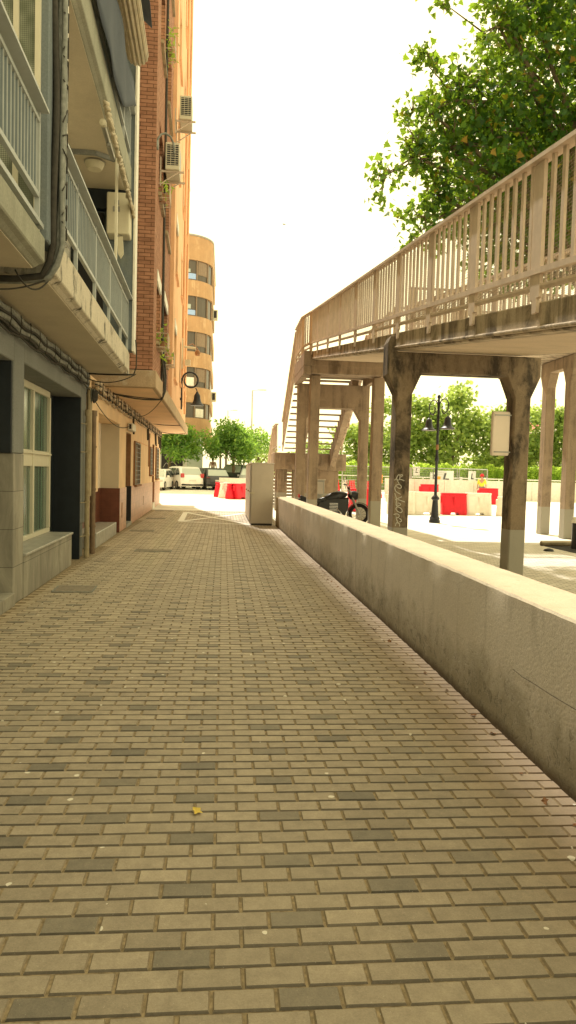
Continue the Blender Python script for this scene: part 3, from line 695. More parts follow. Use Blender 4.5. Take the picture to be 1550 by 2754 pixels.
# projecting slab with wedge plan: 1.12 m near, 1.27 m far
def wo_at(u): return 1.10 + (u - 15.35) * (1.26 - 1.10) / 21.
b = MB(); u0, u1 = 15.35, 36.4
for z, e in ((3.32, 0), (3.68, 0)):
    b.v += [(-.3, u0, z), (wo_at(u0) + .03, u0, z), (wo_at(u1) + .03, u1, z + (.12 if z < 3.5 else .12)), (-.3, u1, z + .12)]
b.f += [(0, 3, 2, 1), (4, 5, 6, 7), (0, 1, 5, 4), (1, 2, 6, 5), (2, 3, 7, 6), (3, 0, 4, 7)]; b.mi += [0] * 6
sl = b.build('slab', 'slab2', B, bevel=.015)
b = MB(); b.v += [(.0, u0 + .1, 3.314), (wo_at(u0) - .05, u0 + .1, 3.314), (wo_at(u1) - .05, u1 - .1, 3.434), (0, u1 - .1, 3.434)]; b.f.append((0, 3, 2, 1)); b.mi.append(0); b.build('soffit', 'soffit_orange', sl)
# brick half, with real window openings in the side
def side_wall(mb, u0, u1, z0, z1, wins, w0, wf_):
    """wall of thickness w0..wf_(u) with rectangular holes wins=(ua,ub,za,zb)"""
    us = sorted({u0, u1, *[a for x in wins for a in x[:2]]}); zs = sorted({z0, z1, *[a for x in wins for a in x[2:]]})
    for i in range(len(us) - 1):
        for j in range(len(zs) - 1):
            uc, zc = (us[i] + us[i + 1]) / 2, (zs[j] + zs[j + 1]) / 2
            if any(x[0] < uc < x[1] and x[2] < zc < x[3] for x in wins): continue
            mb.box(w0, wf_, us[i], us[i + 1], zs[j], zs[j + 1])
WB = 1.05; WO = 1.16
bw = [(16.3, 17.6, 4.45 + 3.2 * k, 6.0 + 3.2 * k) for k in range(4)] + [(19.0, 20.7, 4.5 + 3.2 * k, 6.2 + 3.2 * k) for k in range(4)]
b = MB(); side_wall(b, 15.4, 21.7, 3.70, TH, bw, .75, WB); b.box(-.3, .75, 15.4, 15.7, 3.70, TH); b.box(-6, -.62, 14.1, 21.7, 0, TH); b.box(-.62, -.3, 14.1, 15.7, 3.7, TH)
b.build('brick_wall', 'brick', B)
owl = [(22.8, 24.3, 4.5 + 3.2 * k, 6.3 + 3.2 * k) for k in range(5)] + [(27.4, 28.6, 4.9 + 3.2 * k, 6.5 + 3.2 * k) for k in range(5)] + [(31.4, 32.5, 5.2 + 3.2 * k, 6.7 + 3.2 * k) for k in range(5)] + [(34.0, 35.0, 5.2 + 3.2 * k, 6.7 + 3.2 * k) for k in range(5)]
b = MB(); side_wall(b, 21.7, 36.2, 3.72, 24.5, owl, .8, WO); b.box(-6, .8, 36.0, 36.2, 3.8, 24.5); b.box(-6, -.6, 21.7, 36.2, 0, 24.5); b.box(-.6, -.002, 35.45, 35.5, 0, 3.3)
b.build('rendered_wall', 'plaster_orange', B)
MB().box(-.6, .8, 15.7, 36.0, 3.70, 3.8).box(.5, .76, 15.72, 36.0, 3.8, 24.4).build('inner_wall', 'dark_void', B)
for i, (a, c, z0, z1) in enumerate(bw + owl):
    W_ = WB if a < 21.7 else WO
    f = MB(); f.box(W_ - .03, W_ + .07, a - .06, c + .06, z0 - .07, z0)
    fo = f.build('window', 'pipe_cream' if a < 21.7 else 'plaster_orange', B)
    d = MB()
    if i % 3 != 1: d.box(W_ - .16, W_ - .13, a, c, z0 + (.9 if i % 2 else .4), z1); d.build('shutter', 'ac_white', fo)
    MB().box(W_ - .24, W_ - .2, a, c, z0, z1).build('pane', 'win_dark', fo)
    if i in (0, 4, 8, 9): MB().box(W_ - .02, W_ + .02, a, c, z1 - .25, z1).build('blind_box', 'white_paint', fo)
# dark vertical cable run and pipes down the brick side
b = MB()
for k in range(3):
    b.tube([(WB + .03, 18.0 + .10 * k + .03 * math.sin(z * 2 + k), z) for z in np.arange(3.8, TH, .5)], .022, 6)
b.build('cable_run', 'cable', B)
b = MB(); b.tube([(WO + .05, 29.5, 4.2), (WO + .05, 29.5, 26)], .05, 8); b.tube([(WO + .05, 33.4, 4.2), (WO + .05, 33.4, 26)], .05, 8); b.build('downpipe', 'plaster_orange', B)
b = MB(); b.tube([(.06, 27.9, 2.95), (.06, 27.9, 1.75)], .03, 6); b.box(.0, .09, 27.75, 28.05, 2.85, 3.0); b.build('gas_pipe', 'rust', B)
# house number lamp above the narrow door
t = frt('number_plate_lamp', 'small white bracket sign with a dark mark above the narrow dark doorway', 'sign', .03, 20.5, 2.70)
MB().box(0, .14, 0, .9, 0, .20).build('plate', 'white_paint', t, bevel=.01); MB().box(.04, .10, -.006, 0, .04, .17).build('mark', 'black', t)
# ------------------------------------------------------------------ cables and pipes
def cable_run(name, pts, r, mat, n=6, wob=.015, seed=0, label='', cat='cable'):
    pass
b = MB(); rs = random.Random(3)
def wob(u0, u1, wo, z, amp, n, seed):
    q = random.Random(seed); a, c = q.uniform(0, 6), q.uniform(0, 6)
    return [(wo + amp * .5 * math.sin(i * .9 + a), u0 + (u1 - u0) * i / (n - 1), z + amp * math.sin(i * 1.3 + c) + q.uniform(-amp, amp) * .3) for i in range(n)]
for k, (z, r, m_) in enumerate(((3.28, .036, 0), (3.225, .018, 1), (3.17, .034, 0), (3.06, .012, 1), (3.12, .022, 1))):
    b.cur = m_; b.tube([fw(*p) for p in wob(-2, 13.5, .05 + .015 * (k % 2), z, .016, 70, k)], r, 6)
b.cur = 1
for i in range(34): u = -1.5 + i * .45 + .1 * math.sin(i * 3.); b.tube([fw(.10, u, 3.07), fw(.12, u + .01, 3.17), fw(.11, u + .03, 3.29)], .005, 4)
tag(b.build('cable_bundle', ['cable_grey', 'cable'], smooth='all'), 'thick bundle of dusty cables strapped under the balcony of the grey building', 'cables')
b = MB()
for k, (z, r, m_) in enumerate(((3.27, .042, 0), (3.17, .04, 0), (3.10, .018, 1), (3.22, .014, 1), (3.05, .02, 0))):
    b.cur = m_; b.tube([fw(p[0], p[1], p[2] + (p[1] - 14) * .006) for p in wob(14.2, 35.4, .06 + .02 * (k % 2), z, .025, 90, 20 + k)], r, 6)
b.cur = 1
for i in range(40):
    u = 14.4 + i * .52 + .12 * math.sin(i * 4.); zz = (u - 14) * .006; b.tube([fw(.12, u, 3.04 + zz), fw(.13, u + .02, 3.3 + zz)], .008, 4)
for u, l in ((21.5, .5), (26.7, .45), (27.1, .4), (30.9, .45), (31.3, .5), (33., .35), (33.6, .5), (34.6, .5)): b.tube([fw(.08, u, 3.15), fw(.09, u + .1, 3.15 - l)], .03, 5)
tag(b.build('cable_bundle', ['cable_tan', 'cable'], smooth='all'), 'tangled pale cable bundle running under the orange soffit', 'cables')
# vertical bundle on the pilaster
b = MB()
for k in range(7):
    r = (.030, .022, .035, .018, .026, .016, .022)[k]; b.cur = 1 if k in (0, 3, 5) else 0
    du = (-.05, .04, .12, .17, .0, .22, .09)[k]; dw = (.80, .83, .81, .79, .86, .80, .85)[k]
    pts = [(dw + .01 * math.sin(z * 3 + k), 6.78 + du + .015 * math.sin(z * 4.1 + k * 2), z) for z in np.arange(12, 3.55, -.12)]
    pts += [(dw - .05, 6.82 + du * .8, 3.45), (dw - .12, 6.84 + du * .6, 3.33), (dw - .35, 6.86 + du * .3, 3.30), (.05, 6.86 + du * .3, 3.29)]
    b.tube([fw(*p) for p in pts], r, 6)
b.cur = 1
for z in np.arange(3.7, 11, .21): b.tube([fw(.87, 6.72, z + .1 * math.sin(z * 9)), fw(.885, 6.85, z + .07), fw(.855, 7.0, z - .03 * math.sin(z * 5))], .007, 4)
tag(b.build('cable_bundle', ['cable_grey', 'cable'], smooth='all'), 'dark vertical bundle of cables tied to the pilaster between the two balconies', 'cables')
def sag(p, q, s, n=14): return [tuple(p[i] + (q[i] - p[i]) * t / (n - 1) - (s * 4 * (t / (n - 1)) * (1 - t / (n - 1)) if i == 2 else 0) for i in range(3)) for t in range(n)]
b = MB()
b.tube([fw(*p) for p in sag((.03, 13.75, 3.25), (.86, 13.9, 3.4), .10)], .010, 5); b.tube([fw(*p) for p in sag((.03, 13.66, 3.345), (.84, 13.68, 3.36), .01)], .016, 5)
b.tube([fw(*p) for p in [(.84, 13.66, 3.36), (.88, 13.66, 3.5), (.88, 13.7, 3.75), (.86, 13.7, 4.0)]], .012, 5)
tag(b.build('loose_cable', 'cable', smooth='all'), 'thin black cable looping round the near slab corner of the brick house', 'cable')
b = MB()
b.tube([fw(*p) for p in sag((.1, 16.6, 3.30), (1.12, 17.4, 3.28), .05)], .018, 5); b.tube([fw(*p) for p in sag((.1, 16.6, 3.3), (1.12, 17.5, 3.3), .02)], .012, 5)
b.tube([fw(*p) for p in [(1.12, 17.4, 3.28), (1.19, 17.4, 3.45), (1.17, 17.6, 3.8), (1.10, 17.9, 4.3), (1.09, 18.05, 5.2)]], .03, 6); b.tube([fw(*p) for p in [(1.12, 17.5, 3.3), (1.21, 17.5, 3.5), (1.2, 17.75, 3.9), (1.11, 18.0, 4.6)]], .02, 6)
tag(b.build('loose_cable', 'cable', smooth='all'), 'black cables crossing the near part of the orange soffit and climbing its edge', 'cable')
b = MB(); b.tube([fw(*p) for p in sag((1.12, 17.6, 3.3), (.12, 22.6, 3.25), .12)], .009, 5)
tag(b.build('loose_cable', 'cable', smooth='all'), 'single thin cable slanting back across the orange soffit', 'cable')
b = MB(); b.tube([fw(*p) for p in sag((.06, 14.3, 2.9), (.08, 21.6, 2.98), .30)], .009, 5)
tag(b.build('loose_cable', 'cable', smooth='all'), 'sagging cable across the pale wall above the recessed entrance', 'cable')
b = MB(); b.tube([fw(*p) for p in sag((.1, 28.2, 3.40), (1.2, 28.4, 3.38), .03)], .014, 5)
tag(b.build('loose_cable', 'cable', smooth='all'), 'cable crossing the middle of the orange soffit at right angles to the wall', 'cable')
b = MB(); b.tube([fw(*p) for p in sag((.1, 34.4, 3.42), (1.22, 35.2, 3.42), .05)], .018, 5)
tag(b.build('loose_cable', 'cable', smooth='all'), 'cable crossing the far end of the orange soffit', 'cable')
b = MB(); b.tube([fw(*p) for p in sag((.7, 6.85, 3.3), (-.05, 6.5, 3.22), .10)], .008, 5); b.tube([fw(*p) for p in sag((.74, 6.98, 3.4), (.5, 6.6, 3.32), .16)], .008, 5)
tag(b.build('loose_cable', 'cable', smooth='all'), 'thin cable looping below the soffit between the two balconies', 'cable')
# pipes
b = MB(); b.tube([fw(.08, 13.33, 0), fw(.08, 13.33, 2.58)], .045, 10); b.tube([fw(.08, 13.33, 2.55), fw(.08, 13.33, 2.66)], .058, 10)
for z in (.4, 1.0, 1.9, 2.4): b.tube([fw(.08, 13.33, z), fw(.08, 13.33, z + .03)], .056, 10); b.tube([fw(.08, 13.3, z), fw(.0, 13.1, z)], .008, 4)
tag(b.build('drainpipe', 'pipe_cream', smooth=True), 'peeling cream drainpipe at the end of the grey ground floor', 'drainpipe')
b = MB(); b.tube([fw(.08, 14.0, 0), fw(.08, 14.0, 2.7)], .05, 10); b.tube([fw(.08, 14.0, 2.6), fw(.08, 14.0, 2.7)], .065, 10)
for z in (.5, 1.2, 2.0): b.tube([fw(.08, 14.0, z), fw(.08, 14.0, z + .04)], .06, 10)
tag(b.build('drainpipe', 'pipe_brown', smooth=True), 'brown drainpipe beside the recessed entrance of the orange building', 'drainpipe')
b = MB(); b.tube([fw(.04, 13.66, 0), fw(.04, 13.66, 3.1)], .03, 8); b.tube([fw(.03, 13.8, 1.1), fw(.03, 13.8, 3.1)], .05, 8)
tag(b.build('drainpipe', 'pipe_cream', smooth=True), 'pair of thin pale pipes in the gap between the two drainpipes', 'drainpipe')
t = frt('junction_coil', 'dark coil of cables hanging where the two ground floors meet', 'cable coil', .12, 13.75, 2.95)
b = MB()
for k in range(3): b.tube([(.02 * k, math.cos(a) * (.12 - .02 * k), math.sin(a) * (.12 - .02 * k)) for a in np.linspace(0, 6.5, 18)], .018, 5)
b.build('coil', 'cable', t, smooth='all')
b = MB(); b.box(-.06, .02, -.08, .06, -.1, .12); b.build('junction_box', 'cable_grey', t, bevel=.01)

# ------------------------------------------------------------------ air conditioners, lamp, plants on the facade
def ac(loc, label, s=1., w_=.8):
    t = frt('air_conditioner', label, 'air conditioner', *loc, group='air conditioners on the facade')
    c = MB().box(.12, .45, -w_ / 2, w_ / 2, 0, .62).build('casing', 'ac_white', t, bevel=.02, seg=2)
    b = MB(); b.box(.449, .452, -.33, .33, .06, .56); b.box(.16, .42, -w_ / 2 - .004, -w_ / 2 + .0, .10, .56); b.build('grille_opening', 'black', c)
    b = MB()
    for k in range(9): b.box(.15, .43, -w_ / 2 - .012, -w_ / 2 - .004, .12 + k * .05, .13 + k * .05)
    for k in range(2): b.box(.24 + k * .1, .25 + k * .1, -w_ / 2 - .012, -w_ / 2 - .004, .10, .56)
    b.build('grille', 'ac_white', c)
    for u in (-w_ / 2 + .08, w_ / 2 - .08): b = MB(); b.box(0, .55, u - .02, u + .02, -.04, 0); b.tube([(0, u, -.32), (.42, u, -.03)], .015, 5); b.box(0, .03, u - .02, u + .02, -.35, .3); b.build('bracket', 'rail_beige', t)
    return t
ac((WB - .05, 17.75, 8.58), 'cream air conditioner with dark grille on brackets beside the curved pipe')
ac((WB + .14, 20.45, 11.0), 'upper cream air conditioner with square grille high on the brick wall')
b = MB(); b.tube([fw(WB + .0, 15.55, 8.32), fw(WB + .02, 15.55, 8.45), fw(WB + .09, 15.56, 8.56), fw(WB + .18, 15.58, 8.59), fw(WB + .28, 15.6, 8.54), fw(WB + .34, 15.62, 8.42), fw(WB + .355, 15.62, 8.22)], .022, 7); b.tube([fw(WB, 15.55, 8.42), fw(WB + .01, 15.55, 8.24)], .04, 7)
tag(b.build('curved_pipe', 'cable_grey', smooth='all'), 'grey curved lamp arm bending out of the brick wall corner', 'lamp arm')
def plant_box(loc, label, seed, n=90, r=.16):
    t = frt('balcony_plant', label, 'plant', *loc)
    q = np.random.default_rng(seed); b = MB()
    for i in range(n):
        c = q.normal(0, 1, 3) * np.array([r * .5, r, r]); c[2] += .22
        a = q.normal(0, .05, 3); e = q.normal(0, .05, 3); b.quad(tuple(c), tuple(c + a), tuple(c + a + e))
    b.build('leaves', 'hedge_leaf', t)
    MB().lathe([(.07, 0), (.10, .16)], n=10).build('pot', 'rust', t)
    g = MB()
    for k in range(7): g.tube([(-.1, -.3 + k * .1, .0), (.16, -.3 + k * .1, .0), (.16, -.3 + k * .1, .3)], .006, 4)
    for z in (0., .3): g.tube([(-.1, -.3, z), (.16, -.3, z), (.16, .3, z), (-.1, .3, z)], .008, 4)
    g.build('basket', 'rail_beige', t)
plant_box((WB + .1, 16.6, 4.33), 'dry yellowish plant in a wire basket at the lowest brick window', 1, 70)
plant_box((WB + .1, 19.6, 4.38), 'empty looking wire flower basket at the second brick window', 2, 24)
plant_box((WB + .08, 16.6, 7.55), 'plant basket at the second floor brick window', 3, 30)
plant_box((WB + .06, 18.2, 11.6), 'bright green plant growing from the brick wall high up', 4, 160, .2)
# bell lamp on the wall
t = frt('bell_wall_lamp', 'black bell lamp on a spiral bracket fixed to the orange wall', 'wall lamp', WO, 28.5, 4.0)
b = MB(); b.box(.03, .09, -.05, .05, .0, 1.2); b.box(0, .05, -.06, .06, .35, .45); b.box(0, .05, -.06, .06, .85, .95); b.build('mounting_bar', 'lamp_black', t, bevel=.01)
pts = [(.07, 0, 1.1), (.08, 0, 1.2)]
for a in np.linspace(180, -170, 26): rr_ = .30 if a > -60 else .30 - (-60 - a) * .0006; pts.append((.38 + rr_ * math.cos(R(a)), 0, 1.14 + rr_ * math.sin(R(a))))
pts += [(.17, 0, 1.22), (.22, 0, 1.33)]
MB().tube(pts, [.035] * (len(pts) - 4) + [.03, .026, .022, .014], 8).build('bracket', 'lamp_black', t, smooth='all')
bell = [(.0, .56), (.03, .555), (.05, .53), (.055, .50), (.09, .46), (.12, .40), (.13, .28), (.155, .18), (.21, .09), (.26, .05), (.265, .02), (.24, .015), (.0, .03)]
MB().lathe(bell[::-1], c=(.66, 0, .15), n=20).build('lamp_bell', 'lamp_black', t, smooth=True)
MB().tube([(.66, 0, .71), (.62, 0, .80), (.60, 0, .85)], .02, 6).build('hook', 'lamp_black', t)
# security lights / brackets on the orange wall
b = MB(); b.tube([fw(WO, 29.6, 6.6), fw(WO + .55, 29.6, 6.55)], .05, 8); b.tube([fw(WO + .02, 29.4, 6.9), fw(WO + .02, 29.4, 5.7)], .03, 6); b.box(*(lambda a: (a[0] - .1, a[0] + .1, a[1] - .1, a[1] + .1, a[2] - .12, a[2] + .1))(fw(WO + .25, 29.4, 5.95)))
tag(b.build('flue_pipe', 'ac_white', smooth=True), 'white flue pipe elbow sticking out of the orange wall above the bell lamp', 'flue pipe')
b = MB(); b.lathe([(.05, .12), (.14, .0), (.14, -.05), (.1, -.16)][::-1], c=fw(WO + .55, 35.5, 7.35), n=12); b.tube([fw(WO, 35.5, 7.6), fw(WO + .3, 35.5, 7.75), fw(WO + .55, 35.5, 7.5)], .025, 6)
tag(b.build('small_wall_lantern', 'rust', smooth=True), 'small rusty lantern at the far corner of the orange building', 'lantern')

# ================================================================== FOOTBRIDGE
FB = thing('footbridge', 'concrete pedestrian footbridge with sloping ramp, barred beige railings and stairs behind the low wall', 'footbridge', (0, 0, 0))
XL, XR = 2.65, 4.85
def zt(y): return 2.28 + .1395 * y
def ramp_piece(y0, y1):
    b = MB()
    for (xa, xb, za, zb) in ((XL, XL + .16, -.0, -.22), (XR - .16, XR, -.0, -.22), (XL + .04, XR - .04, -.14, -.26)):
        vs = [(xa, y0, zt(y0) + zb), (xb, y0, zt(y0) + zb), (xb, y1, zt(y1) + zb), (xa, y1, zt(y1) + zb), (xa, y0, zt(y0) + za), (xb, y0, zt(y0) + za), (xb, y1, zt(y1) + za), (xa, y1, zt(y1) + za)]
        b.add(vs, [(0, 3, 2, 1), (4, 5, 6, 7), (0, 1, 5, 4), (1, 2, 6, 5), (2, 3, 7, 6), (3, 0, 4, 7)])
    return b
b = ramp_piece(-3, 22.3)
for x0, x1 in ((XL - .03, XL + .03), (XR - .03, XR + .03)):
    y0, y1 = -3, 22.3
    b.add([(x0, y0, zt(y0) - .24), (x1, y0, zt(y0) - .24), (x1, y1, zt(y1) - .24), (x0, y1, zt(y1) - .24), (x0, y0, zt(y0) - .205), (x1, y0, zt(y0) - .205), (x1, y1, zt(y1) - .205), (x0, y1, zt(y1) - .205)],
          [(0, 3, 2, 1), (4, 5, 6, 7), (0, 1, 5, 4), (1, 2, 6, 5), (2, 3, 7, 6), (3, 0, 4, 7)])
deck = b.build('ramp_deck', 'conc_ramp', FB, bevel=.012)
y0, y1 = -3, 22.28
MB().add([(XL + .17, y0, zt(y0) - .263), (XR - .17, y0, zt(y0) - .263), (XR - .17, y1, zt(y1) - .263), (XL + .17, y1, zt(y1) - .263)], [(0, 3, 2, 1)]).build('deck_underside', 'conc_soffit', deck)

def portal(y, dep, mat, x=(2.70, 2.95, 4.62, 4.89), ztop=3.57, zbeam=3.26, zh=2.92, cap=True, flare=.15, name='portal_frame'):
    a, b_, c, d_ = x; b = MB()
    poly = [(a, 0), (b_, 0), (b_, zh), (b_ + .15, zbeam), (c - .14, zbeam), (c, zh), (c, 0), (d_, 0), (d_, zh), (d_ + flare, zh + .34), (d_ + flare, ztop)]
    poly += ([(a - .02, ztop), (a - .045, 3.79), (a - .11, 3.83), (a - flare - .01, 3.71), (a - flare - .01, zh + .30)] if cap else [(a - flare, ztop), (a - flare, zh + .34)]) + [(a, zh)]
    b.prism(poly, 'y', y, y + dep); return b.build(name, mat, FB, bevel=.018)
portal(11.3, .36, 'conc_dark')
portal(0.2, .36, 'conc_dark', cap=False, ztop=2.04, zbeam=1.75, zh=1.4)
# landing at the top of the ramp
b = MB(); b.box(2.40, 5.0, 22.3, 25.3, 4.95, 5.4); b.box(2.40, 2.62, 22.3, 25.3, 4.69, 4.95); b.box(4.8, 5.0, 22.3, 25.3, 4.69, 4.95)
b.build('landing', 'conc_col', FB, bevel=.015)
for y, zb_, zh_ in ((22.55, 4.71, 4.70), (24.7, 3.90, 3.5)):
    b = MB()
    if y < 23:
        b.box(2.66, 2.96, y, y + .4, 0, 4.70); b.box(4.66, 5.0, y, y + .4, 0, 4.70); b.box(2.625, 4.97, y - .24, y + .42, 4.72, 5.12)
    else:
        b.prism([(2.48, 0), (2.80, 0), (2.80, 3.5), (3.05, 3.90), (4.42, 3.90), (4.66, 3.5), (4.66, 0), (4.96, 0), (4.96, 4.70), (2.48, 4.70)], 'y', y, y + .35)
    b.build('portal_frame', 'conc_col', FB, bevel=.015)
# high deck running off to the right, with its portals
b = MB(); b.box(4.86, 60, 19.35, 21.75, 5.14, 5.5); b.box(4.86, 60, 19.33, 19.36, 5.3, 5.34); b.build('high_deck', 'conc_ramp', FB, bevel=.01)
for X in (9.55, 17, 25, 33, 41):
    b = MB(); Y0, Y1, Y2, Y3 = 19.5, 19.82, 20.98, 21.3
    b.prism([(Y0, 0), (Y1, 0), (Y1, 4.38), (Y1 + .18, 4.80), (Y2 - .18, 4.80), (Y2, 4.38), (Y2, 0), (Y3, 0), (Y3, 4.38), (Y3 + .15, 4.75), (Y3 + .15, 5.13), (Y0 - .15, 5.13), (Y0 - .15, 4.75), (Y0, 4.38)], 'x', X, X + .28)
    b.build('portal_frame', 'conc_col', FB, bevel=.015)
# railings: posts, pickets, handrail, perforated sheet, skirting tube
def rail(p0, p1, zf, posts, side=-1, par=FB, pick=.20, name='railing', sheet=True, hh=1.18):
    """p0,p1: plan end points, zf(t) floor height along t in 0..1; side: which side of the pickets the sheet lies"""
    p0, p1 = Vector((*p0, 0)), Vector((*p1, 0)); L = (p1 - p0).length; t = (p1 - p0).normalized(); nrm = Vector((t.y, -t.x, 0)) * side
    def at(s_, dz, off=0.): q = p0 + t * s_ + nrm * off; return (q.x, q.y, zf(s_ / L) + dz)
    f = MB()
    f.bar(at(0, hh), at(L, hh), .13, .035); f.bar(at(0, .25), at(L, .25), .06, .05)
    ro = f.build(name, 'rail_beige', par)
    k = MB(); k.tube([at(0, .12, .015), at(L, .12, .015)], .028, 8); k.build('lower_tube', 'rail_beige', ro, smooth=True)
    for s_ in posts:
        q = MB(); a = t * .095; o_ = nrm * .016
        for za, zb_, w_ in ((.02, hh - .02, 1.0), (-.10, .02, .45)):
            c0 = p0 + t * s_; z_ = zf(s_ / L)
            vs = [c0 - a * w_ - o_, c0 + a * w_ - o_, c0 + a * w_ + o_, c0 - a * w_ + o_]
            dz_ = (zf(min(1, (s_ + .1) / L)) - zf(max(0, (s_ - .1) / L))) / 2 * 0
            q.add([(v_.x, v_.y, z_ + za) for v_ in vs] + [(v_.x, v_.y, z_ + zb_) for v_ in vs], [(0, 3, 2, 1), (4, 5, 6, 7), (0, 1, 5, 4), (1, 2, 6, 5), (2, 3, 7, 6), (3, 0, 4, 7)])
        q.build('post', 'rail_beige', ro)
    q = MB(); s_ = 0
    while s_ < L - .05:
        if min(abs(s_ - z) for z in posts) > .12:
            c0 = p0 + t * s_; a = t * .028; o_ = nrm * .012; z_ = zf(s_ / L)
            vs = [c0 - a - o_, c0 + a - o_, c0 + a + o_, c0 - a + o_]
            q.add([(v_.x, v_.y, z_ + .26) for v_ in vs] + [(v_.x, v_.y, z_ + hh - .01) for v_ in vs], [(0, 3, 2, 1), (4, 5, 6, 7), (0, 1, 5, 4), (1, 2, 6, 5), (2, 3, 7, 6), (3, 0, 4, 7)])
        s_ += pick
    q.build('picket_row', 'rail_beige', ro)
    if sheet:
        MB().quad(at(0, .14, .05), at(L, .14, .05), at(L, hh - .06, .05), at(0, hh - .06, .05)).build('perforated_sheet', 'mesh', ro)
    return ro
def posts(a, b_, n): return [a + (b_ - a) * i / n for i in range(n + 1)]
py = [-2.2, -.5, 1.1, 2.75, 4.4, 6.05, 7.65, 9.33, 11.05, 12.85, 14.75, 16.75, 18.75, 20.85, 22.25]
rail((XL - .03, -3), (XL - .03, 22.3), lambda t: zt(-3 + 25.3 * t), [y + 3 for y in py], 1)
rail((XR - .03, -3), (XR - .03, 19.3), lambda t: zt(-3 + 22.3 * t), [y + 3 for y in py if y < 19], -1)
rail((XL - .03, 22.32), (2.43, 23.2), lambda t: 5.4, [.05, .82], 1)
rail((2.43, 23.25), (2.43, 25.2), lambda t: 5.4, [.05, 1.0, 1.9], 1)
rail((4.97, 21.9), (4.97, 25.2), lambda t: 5.4, [.05, 1.1, 2.2, 3.25], -1)
rail((4.9, 19.4), (60, 19.4), lambda t: 5.5, posts(.1, 55, 30), -1)
rail((5.0, 21.7), (60, 21.7), lambda t: 5.5, posts(.1, 55, 30), 1)
# stairs going down away from the landing
st = MB(); N = 13
for i in range(N):
    y = 25.35 + i * .385; z = 5.19 - i * .207
    st.box(2.52, 4.87, y, y + .33, z - .045, z)
st.build('stair_treads', 'conc_col', FB, bevel=.008)
for x in (3.02, 4.45):
    poly = []
    for i in range(N): poly += [(25.33 + i * .385, 5.19 - i * .207 - .05), (25.33 + (i + 1) * .385, 5.19 - i * .207 - .05)]
    poly += [(30.4, 2.35), (30.2, 1.95), (25.33, 4.72)]
    b = MB(); b.prism(poly, 'x', x, x + .22); b.build('stringer', 'conc_col', FB)
rail((2.45, 25.3), (2.45, 30.2), lambda t: 5.35 - 2.75 * t, posts(.1, 4.8, 3), 1)
rail((4.93, 25.3), (4.93, 30.2), lambda t: 5.35 - 2.75 * t, posts(.1, 4.8, 3), -1)
b = MB(); b.box(2.12, 5.15, 30.2, 32.4, 1.80, 2.5); b.build('lower_landing', 'conc_col', FB, bevel=.02)
b = MB(); b.box(2.30, 2.70, 30.5, 30.9, 0, 1.8); b.box(2.95, 4.90, 30.6, 30.95, 0, 1.8); b.box(2.3, 2.7, 31.8, 32.2, 0, 1.8); b.build('landing_pier', 'conc_col', FB, bevel=.015)
rail((2.2, 30.3), (2.2, 32.3), lambda t: 2.5, [.1, 1., 1.9], 1)
b = MB()
for i in range(14):
    y = 32.4 + i * .33; z = 2.33 - i * .17; b.box(2.3, 3.9, y, y + .33, z - .12, z)
b.build('stair_treads', 'conc_col', FB)
rail((2.2, 32.4), (2.2, 37.0), lambda t: 2.45 - 2.4 * t, posts(.1, 4.5, 3), 1)
# graffiti on the near left column: thin paint strokes
ST = [[(2.703, 1.552), (2.732, 1.567), (2.759, 1.631), (2.779, 1.644), (2.797, 1.627), (2.796, 1.588), (2.772, 1.544), (2.736, 1.582), (2.758, 1.539), (2.784, 1.5), (2.792, 1.476)],
[(2.762, 1.553), (2.811, 1.569), (2.867, 1.546)], [(2.799, 1.637), (2.843, 1.643), (2.815, 1.604)],
[(2.741, 1.455), (2.777, 1.427), (2.811, 1.423), (2.826, 1.448), (2.804, 1.481), (2.764, 1.49), (2.726, 1.465), (2.712, 1.425), (2.739, 1.368), (2.779, 1.349), (2.815, 1.33)],
[(2.717, 1.347), (2.742, 1.289), (2.758, 1.236), (2.745, 1.187), (2.751, 1.148), (2.782, 1.129), (2.822, 1.115), (2.854, 1.077), (2.84, 1.037), (2.795, 1.046), (2.754, 1.075), (2.743, 1.109), (2.767, 1.129)],
[(2.728, 1.24), (2.797, 1.276), (2.836, 1.292)], [(2.778, 1.246), (2.889, 1.21)], [(2.765, 1.187), (2.8, 1.193), (2.826, 1.164), (2.791, 1.149), (2.766, 1.163)],
[(2.712, 1.005), (2.756, 1.021), (2.796, 1.012), (2.807, 0.978), (2.783, 0.953), (2.748, 0.967), (2.737, 1.006), (2.759, 0.938), (2.78, 0.894)],
[(2.808, 0.948), (2.844, 0.925), (2.84, 0.895), (2.81, 0.894)], [(2.78, 0.894), (2.756, 0.869), (2.748, 0.825)], [(2.761, 0.879), (2.801, 0.875), (2.819, 0.846), (2.813, 0.821)]]
def strokes(name, ST, fn, w_, mat, par=None, smooth_=2):
    b = MB()
    for S_ in ST:
        p = [Vector(q) for q in S_]
        for _ in range(smooth_):
            q = [p[0]]
            for i in range(len(p) - 1): q += [p[i] * .75 + p[i + 1] * .25, p[i] * .25 + p[i + 1] * .75]
            p = q + [p[-1]]
        Lr = []
        for i, c in enumerate(p):
            t = (p[min(i + 1, len(p) - 1)] - p[max(i - 1, 0)]).normalized(); n_ = Vector((-t.y, t.x)) * w_ / 2
            Lr.append((fn(c - n_), fn(c + n_)))
        for i in range(len(Lr) - 1): b.quad(Lr[i][0], Lr[i + 1][0], Lr[i + 1][1], Lr[i][1])
    return b.build(name, mat, par)
strokes('graffiti', ST, lambda c: (c.x, 11.296, c.y), .013, 'graf', FB)
